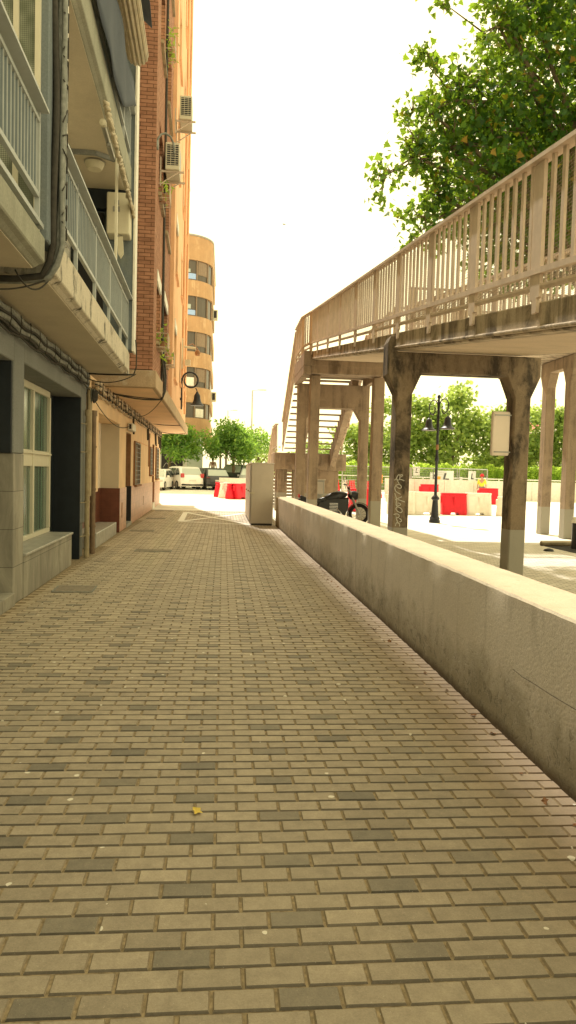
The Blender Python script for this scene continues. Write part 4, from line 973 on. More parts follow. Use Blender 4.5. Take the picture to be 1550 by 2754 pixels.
# sign panel seen from behind, clamped to the right column
t = thing('sign_panel', 'beige back of an upright sign panel strapped to the near right bridge column', 'sign', (4.44, 11.34, 1.99))
MB().box(-.15, .15, .02, .10, 0, .71).build('panel', 'recess_white', t, bevel=.03, seg=3)
b = MB(); b.box(-.11, .16, .005, .02, .05, .07); b.build('strap', 'steel', t); b = MB(); b.box(-.11, .16, .005, .02, .64, .66); b.build('strap', 'steel', t)
# electrical box on a post
t = thing('electrical_box', 'pale grey metal electrical box on a stub post behind the motorcycle', 'electrical box', (3.40, 25.6, 0))
MB().box(-.19, .19, -.12, .12, .9, 1.42).build('casing', 'steel', t, bevel=.01)
MB().box(-.23, .23, -.15, .15, 1.42, 1.46).build('lid', 'cabinet', t, bevel=.01)
MB().box(-.07, .1, -.06, .06, 0, .9).build('post', 'steel', t)
MB().box(-.16, .15, -.125, -.121, .94, 1.36).build('door', 'cabinet', t)

# ================================================================== CABINET
t = thing('metal_cabinet', 'tall grey beige metal utility cabinet standing at the far end of the low wall', 'cabinet', (.88, 22.3, 0))
c = MB().box(0, .68, 0, 5.3, .06, 1.90).build('casing', 'cabinet', t, bevel=.012)
MB().box(-.015, .70, -.02, 5.32, 1.90, 1.93).build('lid', 'cabinet', t, bevel=.006)
MB().box(.02, .66, .02, 5.28, 0, .06).build('plinth', 'black', t)
for ya, yb in ((.04, 1.7), (1.74, 3.45), (3.5, 5.26)):
    d = MB().box(-.012, -.001, ya, yb, .09, 1.87).build('door', 'cabinet', t, bevel=.004)
    MB().box(-.05, -.012, ya + .06, ya + .14, 1.0, 1.05).build('handle', 'rust', d)
MB().tube([(-.03, .01, .1), (-.03, .01, 1.85)], .014, 6).build('hinge_rod', 'steel', t)
MB().box(-.05, .1, -.045, -.02, .98, 1.02).build('latch', 'ac_white', t)

# ================================================================== DOUBLE BELL STREET LAMP
t = thing('street_lamp', 'black double bell street lamp on a fluted cast iron post beyond the footbridge', 'street lamp', (7.63, 25.5, 0))
MB().lathe([(.20, 0), (.20, .08), (.175, .12), (.19, .16), (.16, .21), (.135, .26), (.12, .5), (.095, .80), (.15, .86), (.14, .90), (.08, .97), (.055, 1.0)][::-1][::-1], n=14).build('base', 'lamp_black', t, smooth=True)
MB().lathe([(.055, 1.0), (.05, 2.2), (.075, 2.24), (.075, 2.32), (.055, 2.36), (.05, 2.5)], n=12).build('post', 'lamp_black', t, smooth=True)
MB().lathe([(.045, 2.5), (.045, 3.4), (.06, 3.45), (.05, 3.6), (.04, 4.45), (.065, 4.48), (.06, 4.54), (.02, 4.58)], n=12).build('upper_post', 'lamp_black', t, smooth=True)
MB().lathe([(.051, 2.62), (.053, 2.62), (.053, 2.80), (.051, 2.80)], n=12).build('band', 'rust', t)
for s_, zz in ((-1, 0), (1, 0)):
    dx, dy = (-.30 * s_ * -1 * -1, 0) if False else (s_ * .20, -s_ * .60)
    def A(r_, z): return (dx * r_, dy * r_, z)
    pts = [A(.07, 3.35), A(.07, 3.9)]
    for a in np.linspace(180, -90, 18): pts.append(A(.50 + .43 * math.cos(R(a)), 4.15 + .26 * math.sin(R(a))))
    pts += [A(.35, 3.98), A(.33, 4.12), A(.42, 4.16)]
    ar = MB().tube(pts, .022, 7).build('arm', 'lamp_black', t, smooth='all')
    MB().lathe([(.26, 0), (.26, .03), (.19, .07), (.14, .14), (.12, .26), (.11, .36), (.07, .42), (.02, .46)], c=A(.9, 3.33), n=16).build('lamp_bell', 'lamp_black', t, smooth=True)
    MB().tube([A(.9, 3.78), A(.88, 3.95)], .012, 5).build('hook', 'lamp_black', t)

# ================================================================== MOTORCYCLE
t = thing('motorcycle', 'black custom motorcycle parked under the footbridge behind the low wall, facing right', 'motorcycle', (2.95, 23.45, 0)); t.scale = (1.07, 1.07, 1.07)
def wheel(x, r, par):
    o = MB().lathe([(r - .09, -.05), (r - .02, -.055), (r, -.03), (r, .03), (r - .02, .055), (r - .09, .05)], c=(x, 0, r), n=26, ax='y').build('wheel', 'rubber', par, smooth=True)
    g = MB()
    for k in range(12):
        a = k * math.pi / 6; g.tube([(x + .03 * math.cos(a), 0, r + .03 * math.sin(a)), (x + (r - .08) * math.cos(a), 0, r + (r - .08) * math.sin(a))], .006, 4)
    g.lathe([(.05, -.07), (.05, .07)], c=(x, 0, r), n=10, ax='y'); g.build('spokes', 'chrome', o); return o
wheel(-.12, .32, t)
o = MB(); vsx = 1.42; r_ = .33
for k in range(28):
    pass
def ring_wheel(x, r, par):
    b = MB(); n, m = 30, 8
    for i in range(n):
        a = 2 * math.pi * i / n
        for j in range(m):
            c = 2 * math.pi * j / m; rr = r - .055 + .055 * math.cos(c); b.v.append((x + rr * math.cos(a), .05 * math.sin(c), r + rr * math.sin(a)))
    for i in range(n):
        for j in range(m): b.f.append((i * m + j, i * m + (j + 1) % m, ((i + 1) % n) * m + (j + 1) % m, ((i + 1) % n) * m + j)); b.mi.append(0)
    o = b.build('wheel', 'rubber', par, smooth='all')
    g = MB()
    for k in range(12):
        a = k * math.pi / 6; g.tube([(x + .03 * math.cos(a), 0, r + .03 * math.sin(a)), (x + (r - .09) * math.cos(a), 0, r + (r - .09) * math.sin(a))], .005, 4)
    g.build('spokes', 'chrome', o); return o
ring_wheel(1.42, .33, t)
b = MB()
for i in range(14):
    a0, a1 = R(200 - i * 13.5), R(200 - (i + 1) * 13.5)
    r0, r1 = .345, .365
    vs = [(1.42 + r_0 * math.cos(a), y, .33 + r_0 * math.sin(a)) for a in (a0, a1) for r_0, y in ((r0, -.07), (r1, -.06), (r1, .06), (r0, .07))]
    b.add(vs, [(0, 1, 5, 4), (1, 2, 6, 5), (2, 3, 7, 6), (3, 0, 4, 7)])
b.build('front_fender', 'black', t)
for y in (-.1, .1): MB().tube([(1.42, y, .33), (1.12, y, 1.0), (1.08, y * .9, 1.09)], [.03, .028, .026], 8).build('fork_leg', 'steel', t, smooth=True)
MB().lathe([(.0, -.02), (.08, 0), (.10, .06), (.09, .14), (.02, .2)][::-1], c=(0, 0, 0), n=14, ax='x').build('headlight', 'black', t, smooth=True).matrix_local = Matrix.Translation((1.36, 0, .90)) @ Matrix.Rotation(R(180), 4, 'Z') @ Matrix.Scale(1.5, 4)
b = MB(); secs = [(.28, .07, .66, .82), (.40, .11, .62, .90), (.60, .14, .66, 1.0), (.80, .13, .74, 1.03), (.97, .07, .82, 1.0), (1.04, .03, .88, .97)]
for i, (x, hw, z0, z1) in enumerate(secs):
    for k in range(12): a = 2 * math.pi * k / 12; b.v.append((x, hw * math.cos(a), (z0 + z1) / 2 + (z1 - z0) / 2 * math.sin(a)))
for i in range(len(secs) - 1):
    for k in range(12): b.f.append((i * 12 + k, (i + 1) * 12 + k, (i + 1) * 12 + (k + 1) % 12, i * 12 + (k + 1) % 12)[::-1]); b.mi.append(0)
b.build('fuel_tank', 'black', t, smooth='all')
MB().prism([(-.42, .84), (-.38, .88), (-.2, .80), (.1, .78), (.34, .83), (.4, .76), (.3, .66), (-.1, .62), (-.4, .70)], 'y', -.13, .13).build('seat', 'black', t, bevel=.03, seg=2)
MB().prism([(-.46, .55), (-.46, .78), (-.3, .72), (-.05, .66), (.1, .5), (.05, .4), (-.2, .62)], 'y', -.09, .09).build('rear_fender', 'black', t, bevel=.02)
MB().box(-.47, -.41, -.06, .06, .80, .90).build('tail_lamp', 'tail_red', t, bevel=.01)
b = MB(); b.prism([(.15, .22), (.95, .24), (1.07, .5), (1.08, .84), (.6, .80), (.2, .74), (.05, .5)], 'y', -.13, .13); b.build('engine', 'black', t, bevel=.03)
b = MB()
for k in range(6): b.box(.48, .74, -.17, .17, .42 + k * .045, .435 + k * .045)
b.build('cooling_fins', 'chrome', t)
b = MB(); b.tube([(.70, -.16, .5), (.85, -.17, .35), (.6, -.18, .24), (-.35, -.18, .26)], [.025, .028, .035, .04], 8); b.build('exhaust', 'chrome', t, smooth='all')
b = MB(); b.tube([(1.0, -.36, 1.12), (1.06, -.28, 1.18), (1.08, -.1, 1.10), (1.08, .1, 1.10), (1.06, .28, 1.22), (1.02, .36, 1.24)], .014, 7); b.tube([(1.04, -.42, 1.10), (1.0, -.30, 1.13)], .022, 7); b.tube([(1.0, .44, 1.22), (1.05, .3, 1.22)], .022, 7); b.build('handlebar', 'black', t, smooth='all')
for y, z, x in ((-.38, 1.12, .88), (.38, 1.22, 1.06)):
    b = MB(); b.tube([(x + .05, y, z), (x - .02, y, z + .18)], .008, 5); b.lathe([(.0, -.01), (.055, 0), (.055, .015), (.0, .02)], c=(x - .02, y, z + .23), n=12, ax='x'); b.build('mirror', 'black', t, smooth=True)

# ================================================================== WATER FILLED BARRIERS
def barrier(col, name='barrier'):
    """1 m road barrier: waisted body with feet, top lip and end lug"""
    t = thing('road_barrier', 'x', 'barrier', (0, 0, 0))
    pr = [(-.24, 0), (-.24, .12), (-.22, .2), (-.11, .72), (-.11, .80), (-.15, .80), (-.15, .86), (.15, .86), (.15, .80), (.11, .80), (.11, .72), (.22, .2), (.24, .12), (.24, 0)]
    b = MB(); n = len(pr)
    xs = [(-.50, 0, .86), (-.42, 0, 1.), (-.18, 0, 1.), (-.14, .09, 1.), (.14, .09, 1.), (.18, 0, 1.), (.42, 0, 1.), (.50, 0, .86)]
    for x, lift, sc_ in xs:
        for y, z in pr: b.v.append((x * (1 - (.12 * (1 - z / .86) if abs(x) > .45 else 0) * -1 * -0), y * sc_, max(z, lift) if z < .1 else z))
    for i in range(len(xs) - 1):
        for k in range(n): b.f.append((i * n + k, i * n + (k + 1) % n, (i + 1) * n + (k + 1) % n, (i + 1) * n + k)); b.mi.append(0)
    b.f += [tuple(range(n))[::-1], tuple(range(7 * n, 8 * n))]; b.mi += [0, 0]
    b.build('body', col, t, bevel=.012)
    MB().box(-.60, -.48, -.07, .07, .45, .74).build('lug', col, t, bevel=.02)
    g = MB(); g.box(-.03, .03, -.20, .20, .22, .7); g.build('rib', col, t, bevel=.02)
    return t
barR = barrier('red_plastic'); barW = barrier('white_plastic')
used = {'r': False, 'w': False}
def put(kind, x, y, rz, label, group='plastic road barriers', sc_=1.):
    src = barR if kind == 'r' else barW
    if not used[kind]:
        used[kind] = True; o = src; o.location = (x, y, gz(y)); o.rotation_euler = (0, 0, rz); o['label'] = label; o['group'] = group
        o.scale = (sc_, sc_, sc_)
    else: o = dup(src, (x, y, gz(y)), rz, label, group, (sc_, sc_, sc_))
    return o
put('w', 8.95, 31.2, R(-4), 'white road barrier left of the red one beside the street lamp', sc_=1.15)
put('w', 7.75, 31.0, R(4), 'white road barrier partly hidden behind the near left bridge column', sc_=1.15)
put('r', 10.25, 31.5, R(0), 'single bright red barrier standing behind the street lamp post', sc_=1.12)
put('w', 11.45, 31.7, R(2), 'white barrier just right of the red one behind the street lamp', sc_=1.15)
put('w', 12.6, 31.0, R(-50), 'last white barrier at the right end of the near row, turned sideways', sc_=1.0)
put('r', 6.35, 32.5, R(10), 'red barrier seen between the two near left bridge columns', sc_=1.2)
put('r', 10.0, 46.5, R(60), 'red barrier behind, leaning out past the near left bridge column')
put('r', 13.2, 45.5, R(5), 'small far red barrier left of the street lamp, on the open ground', sc_=1.15)
put('r', 13.9, 50.0, R(5), 'farthest red barrier, just peeking above another red one left of the lamp', sc_=1.1)
put('r', 15.6, 41.5, R(-5), 'red barrier whose top shows behind the white row right of the lamp', sc_=1.1)
for i, (k, x, y, a) in enumerate((('r', 8.9, 56.5, 70), ('w', 9.55, 56.2, 70), ('r', 10.1, 56.3, 65), ('w', 10.75, 55.8, 70), ('r', 11.3, 55.5, 60))):
    put(k, x, y, R(a), ['red barrier at the left end of the row behind the motorcycle', 'white barrier second in the row behind the motorcycle', 'red barrier in the middle of the row above the motorcycle handlebar', 'white barrier between two red ones behind the bridge columns', 'red barrier at the right end of the row behind the bridge columns'][i])
# cluster on the road ahead
put('r', -.18, 43.0, R(75), 'leftmost red barrier of the curved cluster beside the dark parked car')
put('w', .12, 42.0, R(72), 'white barrier inside the curved red cluster on the road ahead')
put('r', .55, 41.0, R(65), 'front red barrier of the curved cluster on the road ahead')
put('r', .98, 41.0, R(50), 'second red barrier from the cabinet in the curved cluster')
put('r', 1.28, 42.0, R(80), 'red barrier of the cluster partly hidden by the metal cabinet')
put('w', 1.75, 43.0, R(80), 'white barrier of the cluster mostly hidden by the metal cabinet')

# ================================================================== VEGETATION
def leaf_mesh(name, centers, size, mat, parent, shape='palm', up_bias=.3, squash=1.):
    """one mesh of many leaf-shaped faces; centers Nx3; every leaf gets its own tilt and tone"""
    n = len(centers)
    if shape == 'palm':
        ang = np.array([-100, -62, -40, -8, 18, 50, 90, 130, 162, 188, 220, 242]) * math.pi / 180
        rad = np.array([.28, .62, .42, .95, .55, .62, 1.1, .62, .55, .95, .42, .62])
    elif shape == 'long':
        ang = np.array([-90, -30, 20, 90, 160, 210]) * math.pi / 180; rad = np.array([.9, .42, .45, 1.1, .45, .42])
    else:
        ang = np.array([-90, -20, 40, 90, 140, 200]) * math.pi / 180; rad = np.array([.8, .8, .75, 1., .75, .8])
    k = len(ang); base = np.stack([np.cos(ang) * rad, np.sin(ang) * rad, np.zeros(k)], 1)
    base[:, 2] = -.18 * np.abs(base[:, 0])
    nr = rng.normal(0, 1, (n, 3)); nr[:, 2] += up_bias * 2; nr /= np.linalg.norm(nr, axis=1)[:, None]
    a = rng.normal(0, 1, (n, 3)); a[:, 2] -= .6; t = a - (a * nr).sum(1)[:, None] * nr; t /= np.linalg.norm(t, axis=1)[:, None]
    b_ = np.cross(nr, t); sz = size * rng.uniform(.6, 1.25, n)
    V = centers[:, None, :] + sz[:, None, None] * (base[None, :, 0:1] * b_[:, None, :] + base[None, :, 1:2] * t[:, None, :] + base[None, :, 2:3] * nr[:, None, :])
    V = V.reshape(-1, 3); me = bpy.data.meshes.new(name)
    me.vertices.add(n * k); me.vertices.foreach_set('co', V.astype(np.float32).ravel())
    me.loops.add(n * k); me.loops.foreach_set('vertex_index', np.arange(n * k, dtype=np.int32))
    me.polygons.add(n); me.polygons.foreach_set('loop_start', np.arange(0, n * k, k, dtype=np.int32))
    try: me.polygons.foreach_set('loop_total', np.full(n, k, dtype=np.int32))
    except Exception: pass
    me.materials.append(M[mat]); me.update(calc_edges=True)
    at = me.attributes.new('tone', 'FLOAT_COLOR', 'FACE'); c = np.ones((n, 4), np.float32); c[:, 0] = rng.random(n); at.data.foreach_set('color', c.ravel())
    o = bpy.data.objects.new(name, me); COL.objects.link(o)
    if parent: o.parent = parent
    return o
def blob_points(blobs, dens, clump=.22, per=14):
    """leaf clusters in the shell and body of ellipsoidal limbs"""
    P_ = []
    for (x, y, z, r) in blobs:
        nc = max(3, int(dens * r ** 2.3)); q = rng.normal(0, 1, (nc, 3)); q /= np.linalg.norm(q, axis=1)[:, None]
        rr = r * rng.random(nc) ** .45 * (1 + .18 * np.sin(q[:, 0] * 7 + x) * np.cos(q[:, 2] * 6 + z))
        c = np.array([x, y, z]) + q * rr[:, None] * np.array([1, 1, .9])
        for cc in c:
            m = rng.integers(per // 2, int(per * 1.5)); pts = cc + rng.normal(0, clump, (m, 3)) * np.array([1, 1, .8]); P_.append(pts)
    return np.concatenate(P_)
def limbs(b, root, targets, r0, sag_=0.):
    for tx in targets:
        p0 = Vector(root); p3 = Vector(tx); mid = p0.lerp(p3, .45) + Vector((0, 0, (p3 - p0).length * .12)); q = []
        for i in range(7):
            t = i / 6; q.append((p0 * (1 - t) ** 2 + mid * 2 * t * (1 - t) + p3 * t * t) + Vector((rng.normal(0, .05), rng.normal(0, .05), rng.normal(0, .05))) * (1 if 0 < i < 6 else 0))
        b.tube(q, [r0 * (1 - .82 * i / 6) for i in range(7)], 6)
# big plane tree over the footbridge
PT = thing('plane_tree', 'large plane tree with lobed leaves spreading over the footbridge at the upper right', 'tree', (10.5, 18.2, 0))
blobs = [(8.7, 18.2, 11.0, 2.6), (7.1, 18.4, 9.6, 1.9), (6.3, 17.7, 10.8, 1.35), (10, 18.6, 8.6, 2.2), (12, 18, 11, 3.4), (9.2, 17.5, 13.6, 2.6), (12, 18.5, 15, 3.4), (6.1, 18, 8.5, 1.15), (7.6, 18.2, 7.4, 1.3), (5.3, 17.8, 9.7, .95),
         (5.5, 17.6, 10.9, .8), (4.75, 17.5, 11.45, .40), (4.5, 17.5, 11.7, .22), (4.8, 17.6, 10.4, .55), (4.35, 17.6, 10.35, .28), (4.6, 17.6, 9.3, .65), (4.4, 17.5, 9.75, .45), (3.85, 17.4, 8.85, .32), (3.55, 17.4, 8.75, .16), (3.62, 17.4, 8.2, .13),
         (5.1, 17.9, 8.6, .55), (4.8, 17.8, 8.0, .42), (5.3, 18, 7.75, .5), (4.45, 17.7, 7.45, .22), (4.35, 17.7, 8.0, .14), (6.35, 17.5, 12.5, .7), (7.3, 17.5, 12.8, 1.1), (5.0, 17.5, 12.85, .18), (4.35, 17.5, 13.4, .2), (5.2, 17.5, 13.3, .3), (6.0, 17.5, 13.4, .6),
         (14, 16, 12, 3.2), (11, 15, 11.5, 2.4), (13, 14, 9.8, 2.2), (8.6, 20, 10, 2), (15, 20, 12, 3), (6.4, 17.6, 7.1, .6)]
pts = blob_points(blobs, 44, .17, 15)
vis = pts[(pts[:, 0] < 12.5)]
leaf_mesh('crown', pts - np.array([10.5, 18.2, 0]), .105, 'plane_leaf', PT, 'palm', .25)
b = MB(); b.tube([(0, 0, 0), (.05, 0, 2), (-.05, .05, 4.5), (.1, 0, 6.5)], [.42, .34, .30, .26], 12)
limbs(b, (.05, 0, 5.8), [(x - 10.5, y - 18.2, z) for (x, y, z, r) in blobs if r > .5], .17)
b.build('trunk', 'bark', PT, smooth='all')
b = MB()
for (x, y, z, r) in blobs:
    for k in range(int(4 + r * 9)):
        q = rng.normal(0, 1, 3); q /= np.linalg.norm(q); p0 = np.array([x, y, z]) - np.array([10.5, 18.2, 0]); p1 = p0 + q * r * .95; m_ = (p0 + p1) / 2 + rng.normal(0, .08 * r, 3)
        b.tube([tuple(p0), tuple(m_), tuple(p1)], [.018, .012, .006], 4)
for p, q in (((7.1, 18.4, 9.6), (4.6, 17.5, 11.5)), ((6.3, 17.7, 10.8), (4.3, 17.5, 10.4)), ((5.3, 17.8, 9.7), (3.7, 17.4, 8.8)), ((3.7, 17.4, 8.8), (3.6, 17.4, 8.15)), ((6.1, 18, 8.5), (4.4, 17.7, 7.4)), ((8.7, 18.2, 11), (5, 17.5, 12.9)), ((9.2, 17.5, 13.6), (4.3, 17.5, 13.5))):
    p, q = np.array(p) - np.array([10.5, 18.2, 0]), np.array(q) - np.array([10.5, 18.2, 0]); b.tube([tuple(p), tuple((p + q) / 2 + np.array([0, 0, .12])), tuple(q)], [.05, .03, .012], 5)
b.build('branches', 'bark', PT)
# far row of leafy trees
def far_tree(seed, h=6.5, r=3.0, dens=20, leaf=.19, mat='far_leaf'):
    global rng
    keep = rng; rng = np.random.default_rng(seed)
    t = thing('leafy_tree', 'x', 'tree')
    bl = [(0, 0, h * .62, r * .62)]
    for k in range(15):
        a = rng.uniform(0, 6.28); e = rng.uniform(.16, 1.0); q = rng.uniform(.35, .85) * r * (1.1 - abs(e - .5) * .7)
        bl.append((q * math.cos(a), q * math.sin(a), h * e * .95 + .2, r * rng.uniform(.26, .42)))
    bl.append((0, 0, h * .98, r * .28))
    p = blob_points(bl, dens, .34, 9)
    leaf_mesh('crown', p, leaf, mat, t, 'oval', .4)
    b = MB(); b.tube([(0, 0, -.2), (.1, 0, h * .25), (0, .1, h * .5)], [.22, .17, .12], 8); limbs(b, (0, 0, h * .3), [(x, y, z) for x, y, z, _ in bl[1:8]], .10)
    b.build('trunk', 'bark', t, smooth='all'); rng = keep
    return t
protos = [far_tree(11, 7.2, 3.2), far_tree(12, 6.6, 3.4), far_tree(13, 8.2, 3.3)]
rowt = [(9.4, 80, 0, 1.0, .58, 'leafy tree at the left end of the far row, seen through the footbridge stairs'), (13.6, 72, 1, 1.0, .85, 'leafy tree of the far row seen between the two nearest left bridge columns'), (18.2, 70, 2, 1.0, 1.0, 'rounded leafy tree just left of the black street lamp'),
        (22.2, 69, 0, 1.1, 1.25, 'tallest tree of the far row, standing just right of the street lamp'), (26.6, 69, 1, 1.1, 1.12, 'broad leafy tree beside the strapped sign panel'), (30.6, 70, 2, .95, .92, 'leafy tree of the far row partly hidden by the near right bridge column'),
        (34.0, 69, 0, 1., 1.1, 'leafy tree just right of the near right bridge column'), (38.2, 68, 1, 1., .95, 'bright leafy tree seen between the two far right columns'), (42.5, 68, 2, 1., 1.0, 'leafy tree at the right edge under the red roof')]
for i, (x, y, k, sx, sz, lab) in enumerate(rowt):
    pr_ = protos[k]
    if i < 3: o = pr_; o.location = (x, y, gz(y)); o['label'] = lab; o['group'] = 'trees of the far row'; o.scale = (sx * 1.25, sx, sz)
    else: o = dup(pr_, (x, y, gz(y)), i * 1.3, lab, 'trees of the far row', (sx * 1.25, sx, sz))
# the three prototypes were used in order 0,1,2 above
t = far_tree(31, 5.2, 2.2, 10, .16); t.location = (3.6, 75, gz(75)); t['label'] = 'small pale tree far away, just left of the footbridge stairs'
# street trees in front of the round building
def street_tree(seed, loc, label, h, rx, lean=0.):
    global rng
    keep = rng; rng = np.random.default_rng(seed)
    t = thing('street_tree', label, 'tree', loc)
    bl = []
    for k in range(24):
        a = rng.uniform(0, 6.28); q = rng.uniform(.1, .95) * rx; e = rng.uniform(0, 1)
        bl.append((q * math.cos(a), q * math.sin(a) * .8, h * (.46 + .44 * e * (1 - .45 * q / rx)), rx * rng.uniform(.24, .36)))
    for k in range(6):
        a = rng.uniform(0, 6.28); bl.append((rx * .98 * math.cos(a), rx * .7 * math.sin(a), h * rng.uniform(.55, .8), rx * .14))
    p = blob_points(bl, 42, .22, 11)
    leaf_mesh('crown', p, .15, 'mulb_leaf', t, 'long', .1)
    b = MB(); b.tube([(0, 0, -.1), (.05 + lean, 0, h * .25), (lean, 0, h * .5)], [.15, .12, .10], 8); limbs(b, (lean, 0, h * .42), [(x, y, z) for x, y, z, _ in bl[:9]], .07)
    b.build('trunk', 'bark', t, smooth='all'); rng = keep
    return t
street_tree(41, (-4.0, 54.5, gz(54)), 'green street tree with its trunk behind the white cars, in front of the round building', 5.4, 2.35)
street_tree(42, (.75, 55.5, gz(55)), 'wide green street tree with several stems behind the dark car and the metal cabinet', 5.5, 2.75)
b = MB()
for x in (-.1, .35, .95, 1.9): b.tube([(x, 56, gz(56)), (x + .03, 56, 3.4)], .055, 6)
# stems of the trees standing behind each other
for i, x in enumerate((-.25, .2, 1.3, 1.75, 2.2)):
    t = thing('street_tree', ['slim trunk of a street tree just right of the person in pink', 'second slim trunk right of the person in pink', 'slim trunk above the black van', 'slim trunk right of the black van', 'slim trunk close to the metal cabinet top'][i], 'tree', (x, 60 + i, gz(60)))
    MB().tube([(0, 0, -.1), (.03, 0, 1.5), (0, 0, 3.2)], [.10, .085, .07], 7).build('trunk', 'bark', t, smooth='all')
    p = blob_points([(0, 0, 4.0, 1.3)], 20, .25, 8); leaf_mesh('crown', p, .15, 'mulb_leaf', t, 'long', .1)
# clipped hedge
t = thing('hedge', 'long clipped conifer hedge with bright green tips behind the mesh fences', 'hedge', (25, 63, gz(63)))
n = 26000; q = np.empty((n, 3)); q[:, 0] = rng.uniform(-19, 27, n); q[:, 1] = rng.uniform(-.7, .7, n); q[:, 2] = rng.random(n) ** .7 * 2.3
q[:, 2] += .12 * np.sin(q[:, 0] * 3.1) + .08 * np.sin(q[:, 0] * 7.7)
edge = rng.random(n) < .6; q[edge, 1] = -.7 + rng.normal(0, .08, edge.sum()) + .10 * np.sin(q[edge, 0] * 5)
leaf_mesh('foliage', q, .13, 'hedge_leaf', t, 'long', -.1)
MB().box(-19, 27, -.5, .55, 0, 1.9).build('hedge_core', M['hedge_leaf'], t)
# ================================================================== BUILDING WITH THE ROUNDED CORNER
RB = thing('round_corner_building', 'ochre banded building with a rounded glazed corner at the end of the alley', 'building', (-3.6, 60, 0))
def plan(r, off=0., n=12, xl=-12, yb=16):
    # front wall along x at y=0, arc of radius r around (0, r), then side wall going back
    pts = [(xl, -off)]
    for i in range(n + 1):
        a = -math.pi / 2 + math.pi / 2 * i / n; pts.append(((r + off) * math.cos(a), r + (r + off) * math.sin(a)))
    pts += [(r + off, yb), (xl, yb)]
    return pts
RR = 2.4; ST0 = 4.4; SH = 2.87
for k in range(6):
    z0 = ST0 + k * SH; h = 1.45 if k < 5 else 2.9
    z1 = z0 + (1.25 if k < 5 else 1.9)
    b = MB(); b.prism(plan(RR, 0), 'z', z0, z1 + (.35 if k == 0 else 0)); o = b.build('spandrel_band', 'round_render', RB)
    if k == 5: MB().prism(plan(RR, .06), 'z', z1, z1 + .12).build('roof_edge', 'steel', RB)
for k in range(5):
    z0 = ST0 + k * SH + 1.25 + (.35 if k == 0 else 0); z1 = ST0 + (k + 1) * SH
    g = MB(); g.prism(plan(RR, -.16), 'z', z0, z1); wo_ = g.build('glazing', 'win_brown', RB)
    f = MB()
    for i in range(0, 13, 4):
        a = -math.pi / 2 + math.pi / 2 * i / 12; x, y = (RR - .10) * math.cos(a), RR + (RR - .10) * math.sin(a); f.tube([(x, y, z0), (x, y, z1)], .06, 6)
    for x in (-1.3, -2.6, -3.9): f.box(x - .05, x + .05, .06, .14, z0, z1)
    f.prism(plan(RR, -.10), 'z', z0, z0 + .06)
    f.build('mullions', 'mullion_brown', wo_)
    def arcp(nm, a0, a1, za, zb_, mat, off=.12):
        q = MB(); n_ = 4; P_ = []
        for m in range(n_ + 1):
            a = R(-90 + a0 + (a1 - a0) * m / n_); P_.append(((RR - off) * math.cos(a), RR + (RR - off) * math.sin(a)))
        for m in range(n_): q.quad((*P_[m], za), (*P_[m + 1], za), (*P_[m + 1], zb_), (*P_[m], zb_))
        q.build(nm, mat, wo_)
    if k == 4: arcp('open_sash', 4, 28, z0 + .1, z0 + .55, 'sky_glass'); arcp('open_sash', 4, 16, z0 + .62, z0 + .9, 'pale_glass')
    elif k == 3: arcp('open_sash', 4, 28, z0 + .1, z0 + .5, 'sky_glass'); arcp('open_sash', 4, 18, z0 + .58, z0 + .95, 'pale_glass')
    elif k == 1: arcp('curtain', 2, 28, z0 + .1, z0 + .8, 'white_paint')
    elif k == 0: arcp('curtain', 33, 55, z0 + .1, z0 + .8, 'white_paint')
    if k in (1, 2, 4): arcp('blind', 33, 58, z0 + .5, z1 - .05, 'mullion_brown')
b = MB(); b.box(-12, .6, .9, 15, 0, ST0); b.build('ground_floor', 'white_wall', RB)
b = MB(); b.box(.62, 1.9, .35, 1.6, 0, ST0); b.build('corner_pier', 'pale_glass', RB)
b = MB(); b.box(-1.5, .25, .84, .9, 0, 3.6); dd = b.build('garage_door', 'black', RB)
b = MB(); b.box(-6.4, -3.3, .80, .86, .5, 3.2); b.box(-10, -7, .80, .86, .5, 3.2); b.build('shop_window', 'pale_glass', RB)
gs = [[(.0, 0), (.1, .5), (.2, .1), (.3, .5)], [(.4, .1), (.4, .5), (.65, .5)], [(.4, .3), (.6, .3)], [(.8, 0), (.7, .4), (1., .5), (.95, .1), (.75, .1)], [(0, .9), (.3, 1.4), (.5, .9), (.7, 1.5), (1.2, 1.0)], [(.2, 1.8), (.5, 2.3), (.9, 1.9), (.6, 1.6), (1.2, 2.4)], [(.1, 2.6), (.4, 2.3), (.8, 2.7), (1.3, 2.4)]]
strokes('graffiti', gs, lambda c: (-1.35 + c.x, .832, 1.0 + c.y), .035, 'graf', dd)
for z in (9.2, 15.2): pass
for z, y, lab in ((7.9, 5.5, 'lower small air conditioner on the side of the rounded building'), (15.0, 5.0, 'upper small air conditioner on the side of the rounded building')):
    t = thing('air_conditioner', lab, 'air conditioner', (-3.6 + RR, 60 + y, z)); MB().box(0, .45, -.4, .4, 0, .8).build('casing', 'ac_white', t, bevel=.02); MB().box(.1, .35, -.405, -.4, .1, .7).build('grille', 'black', t)

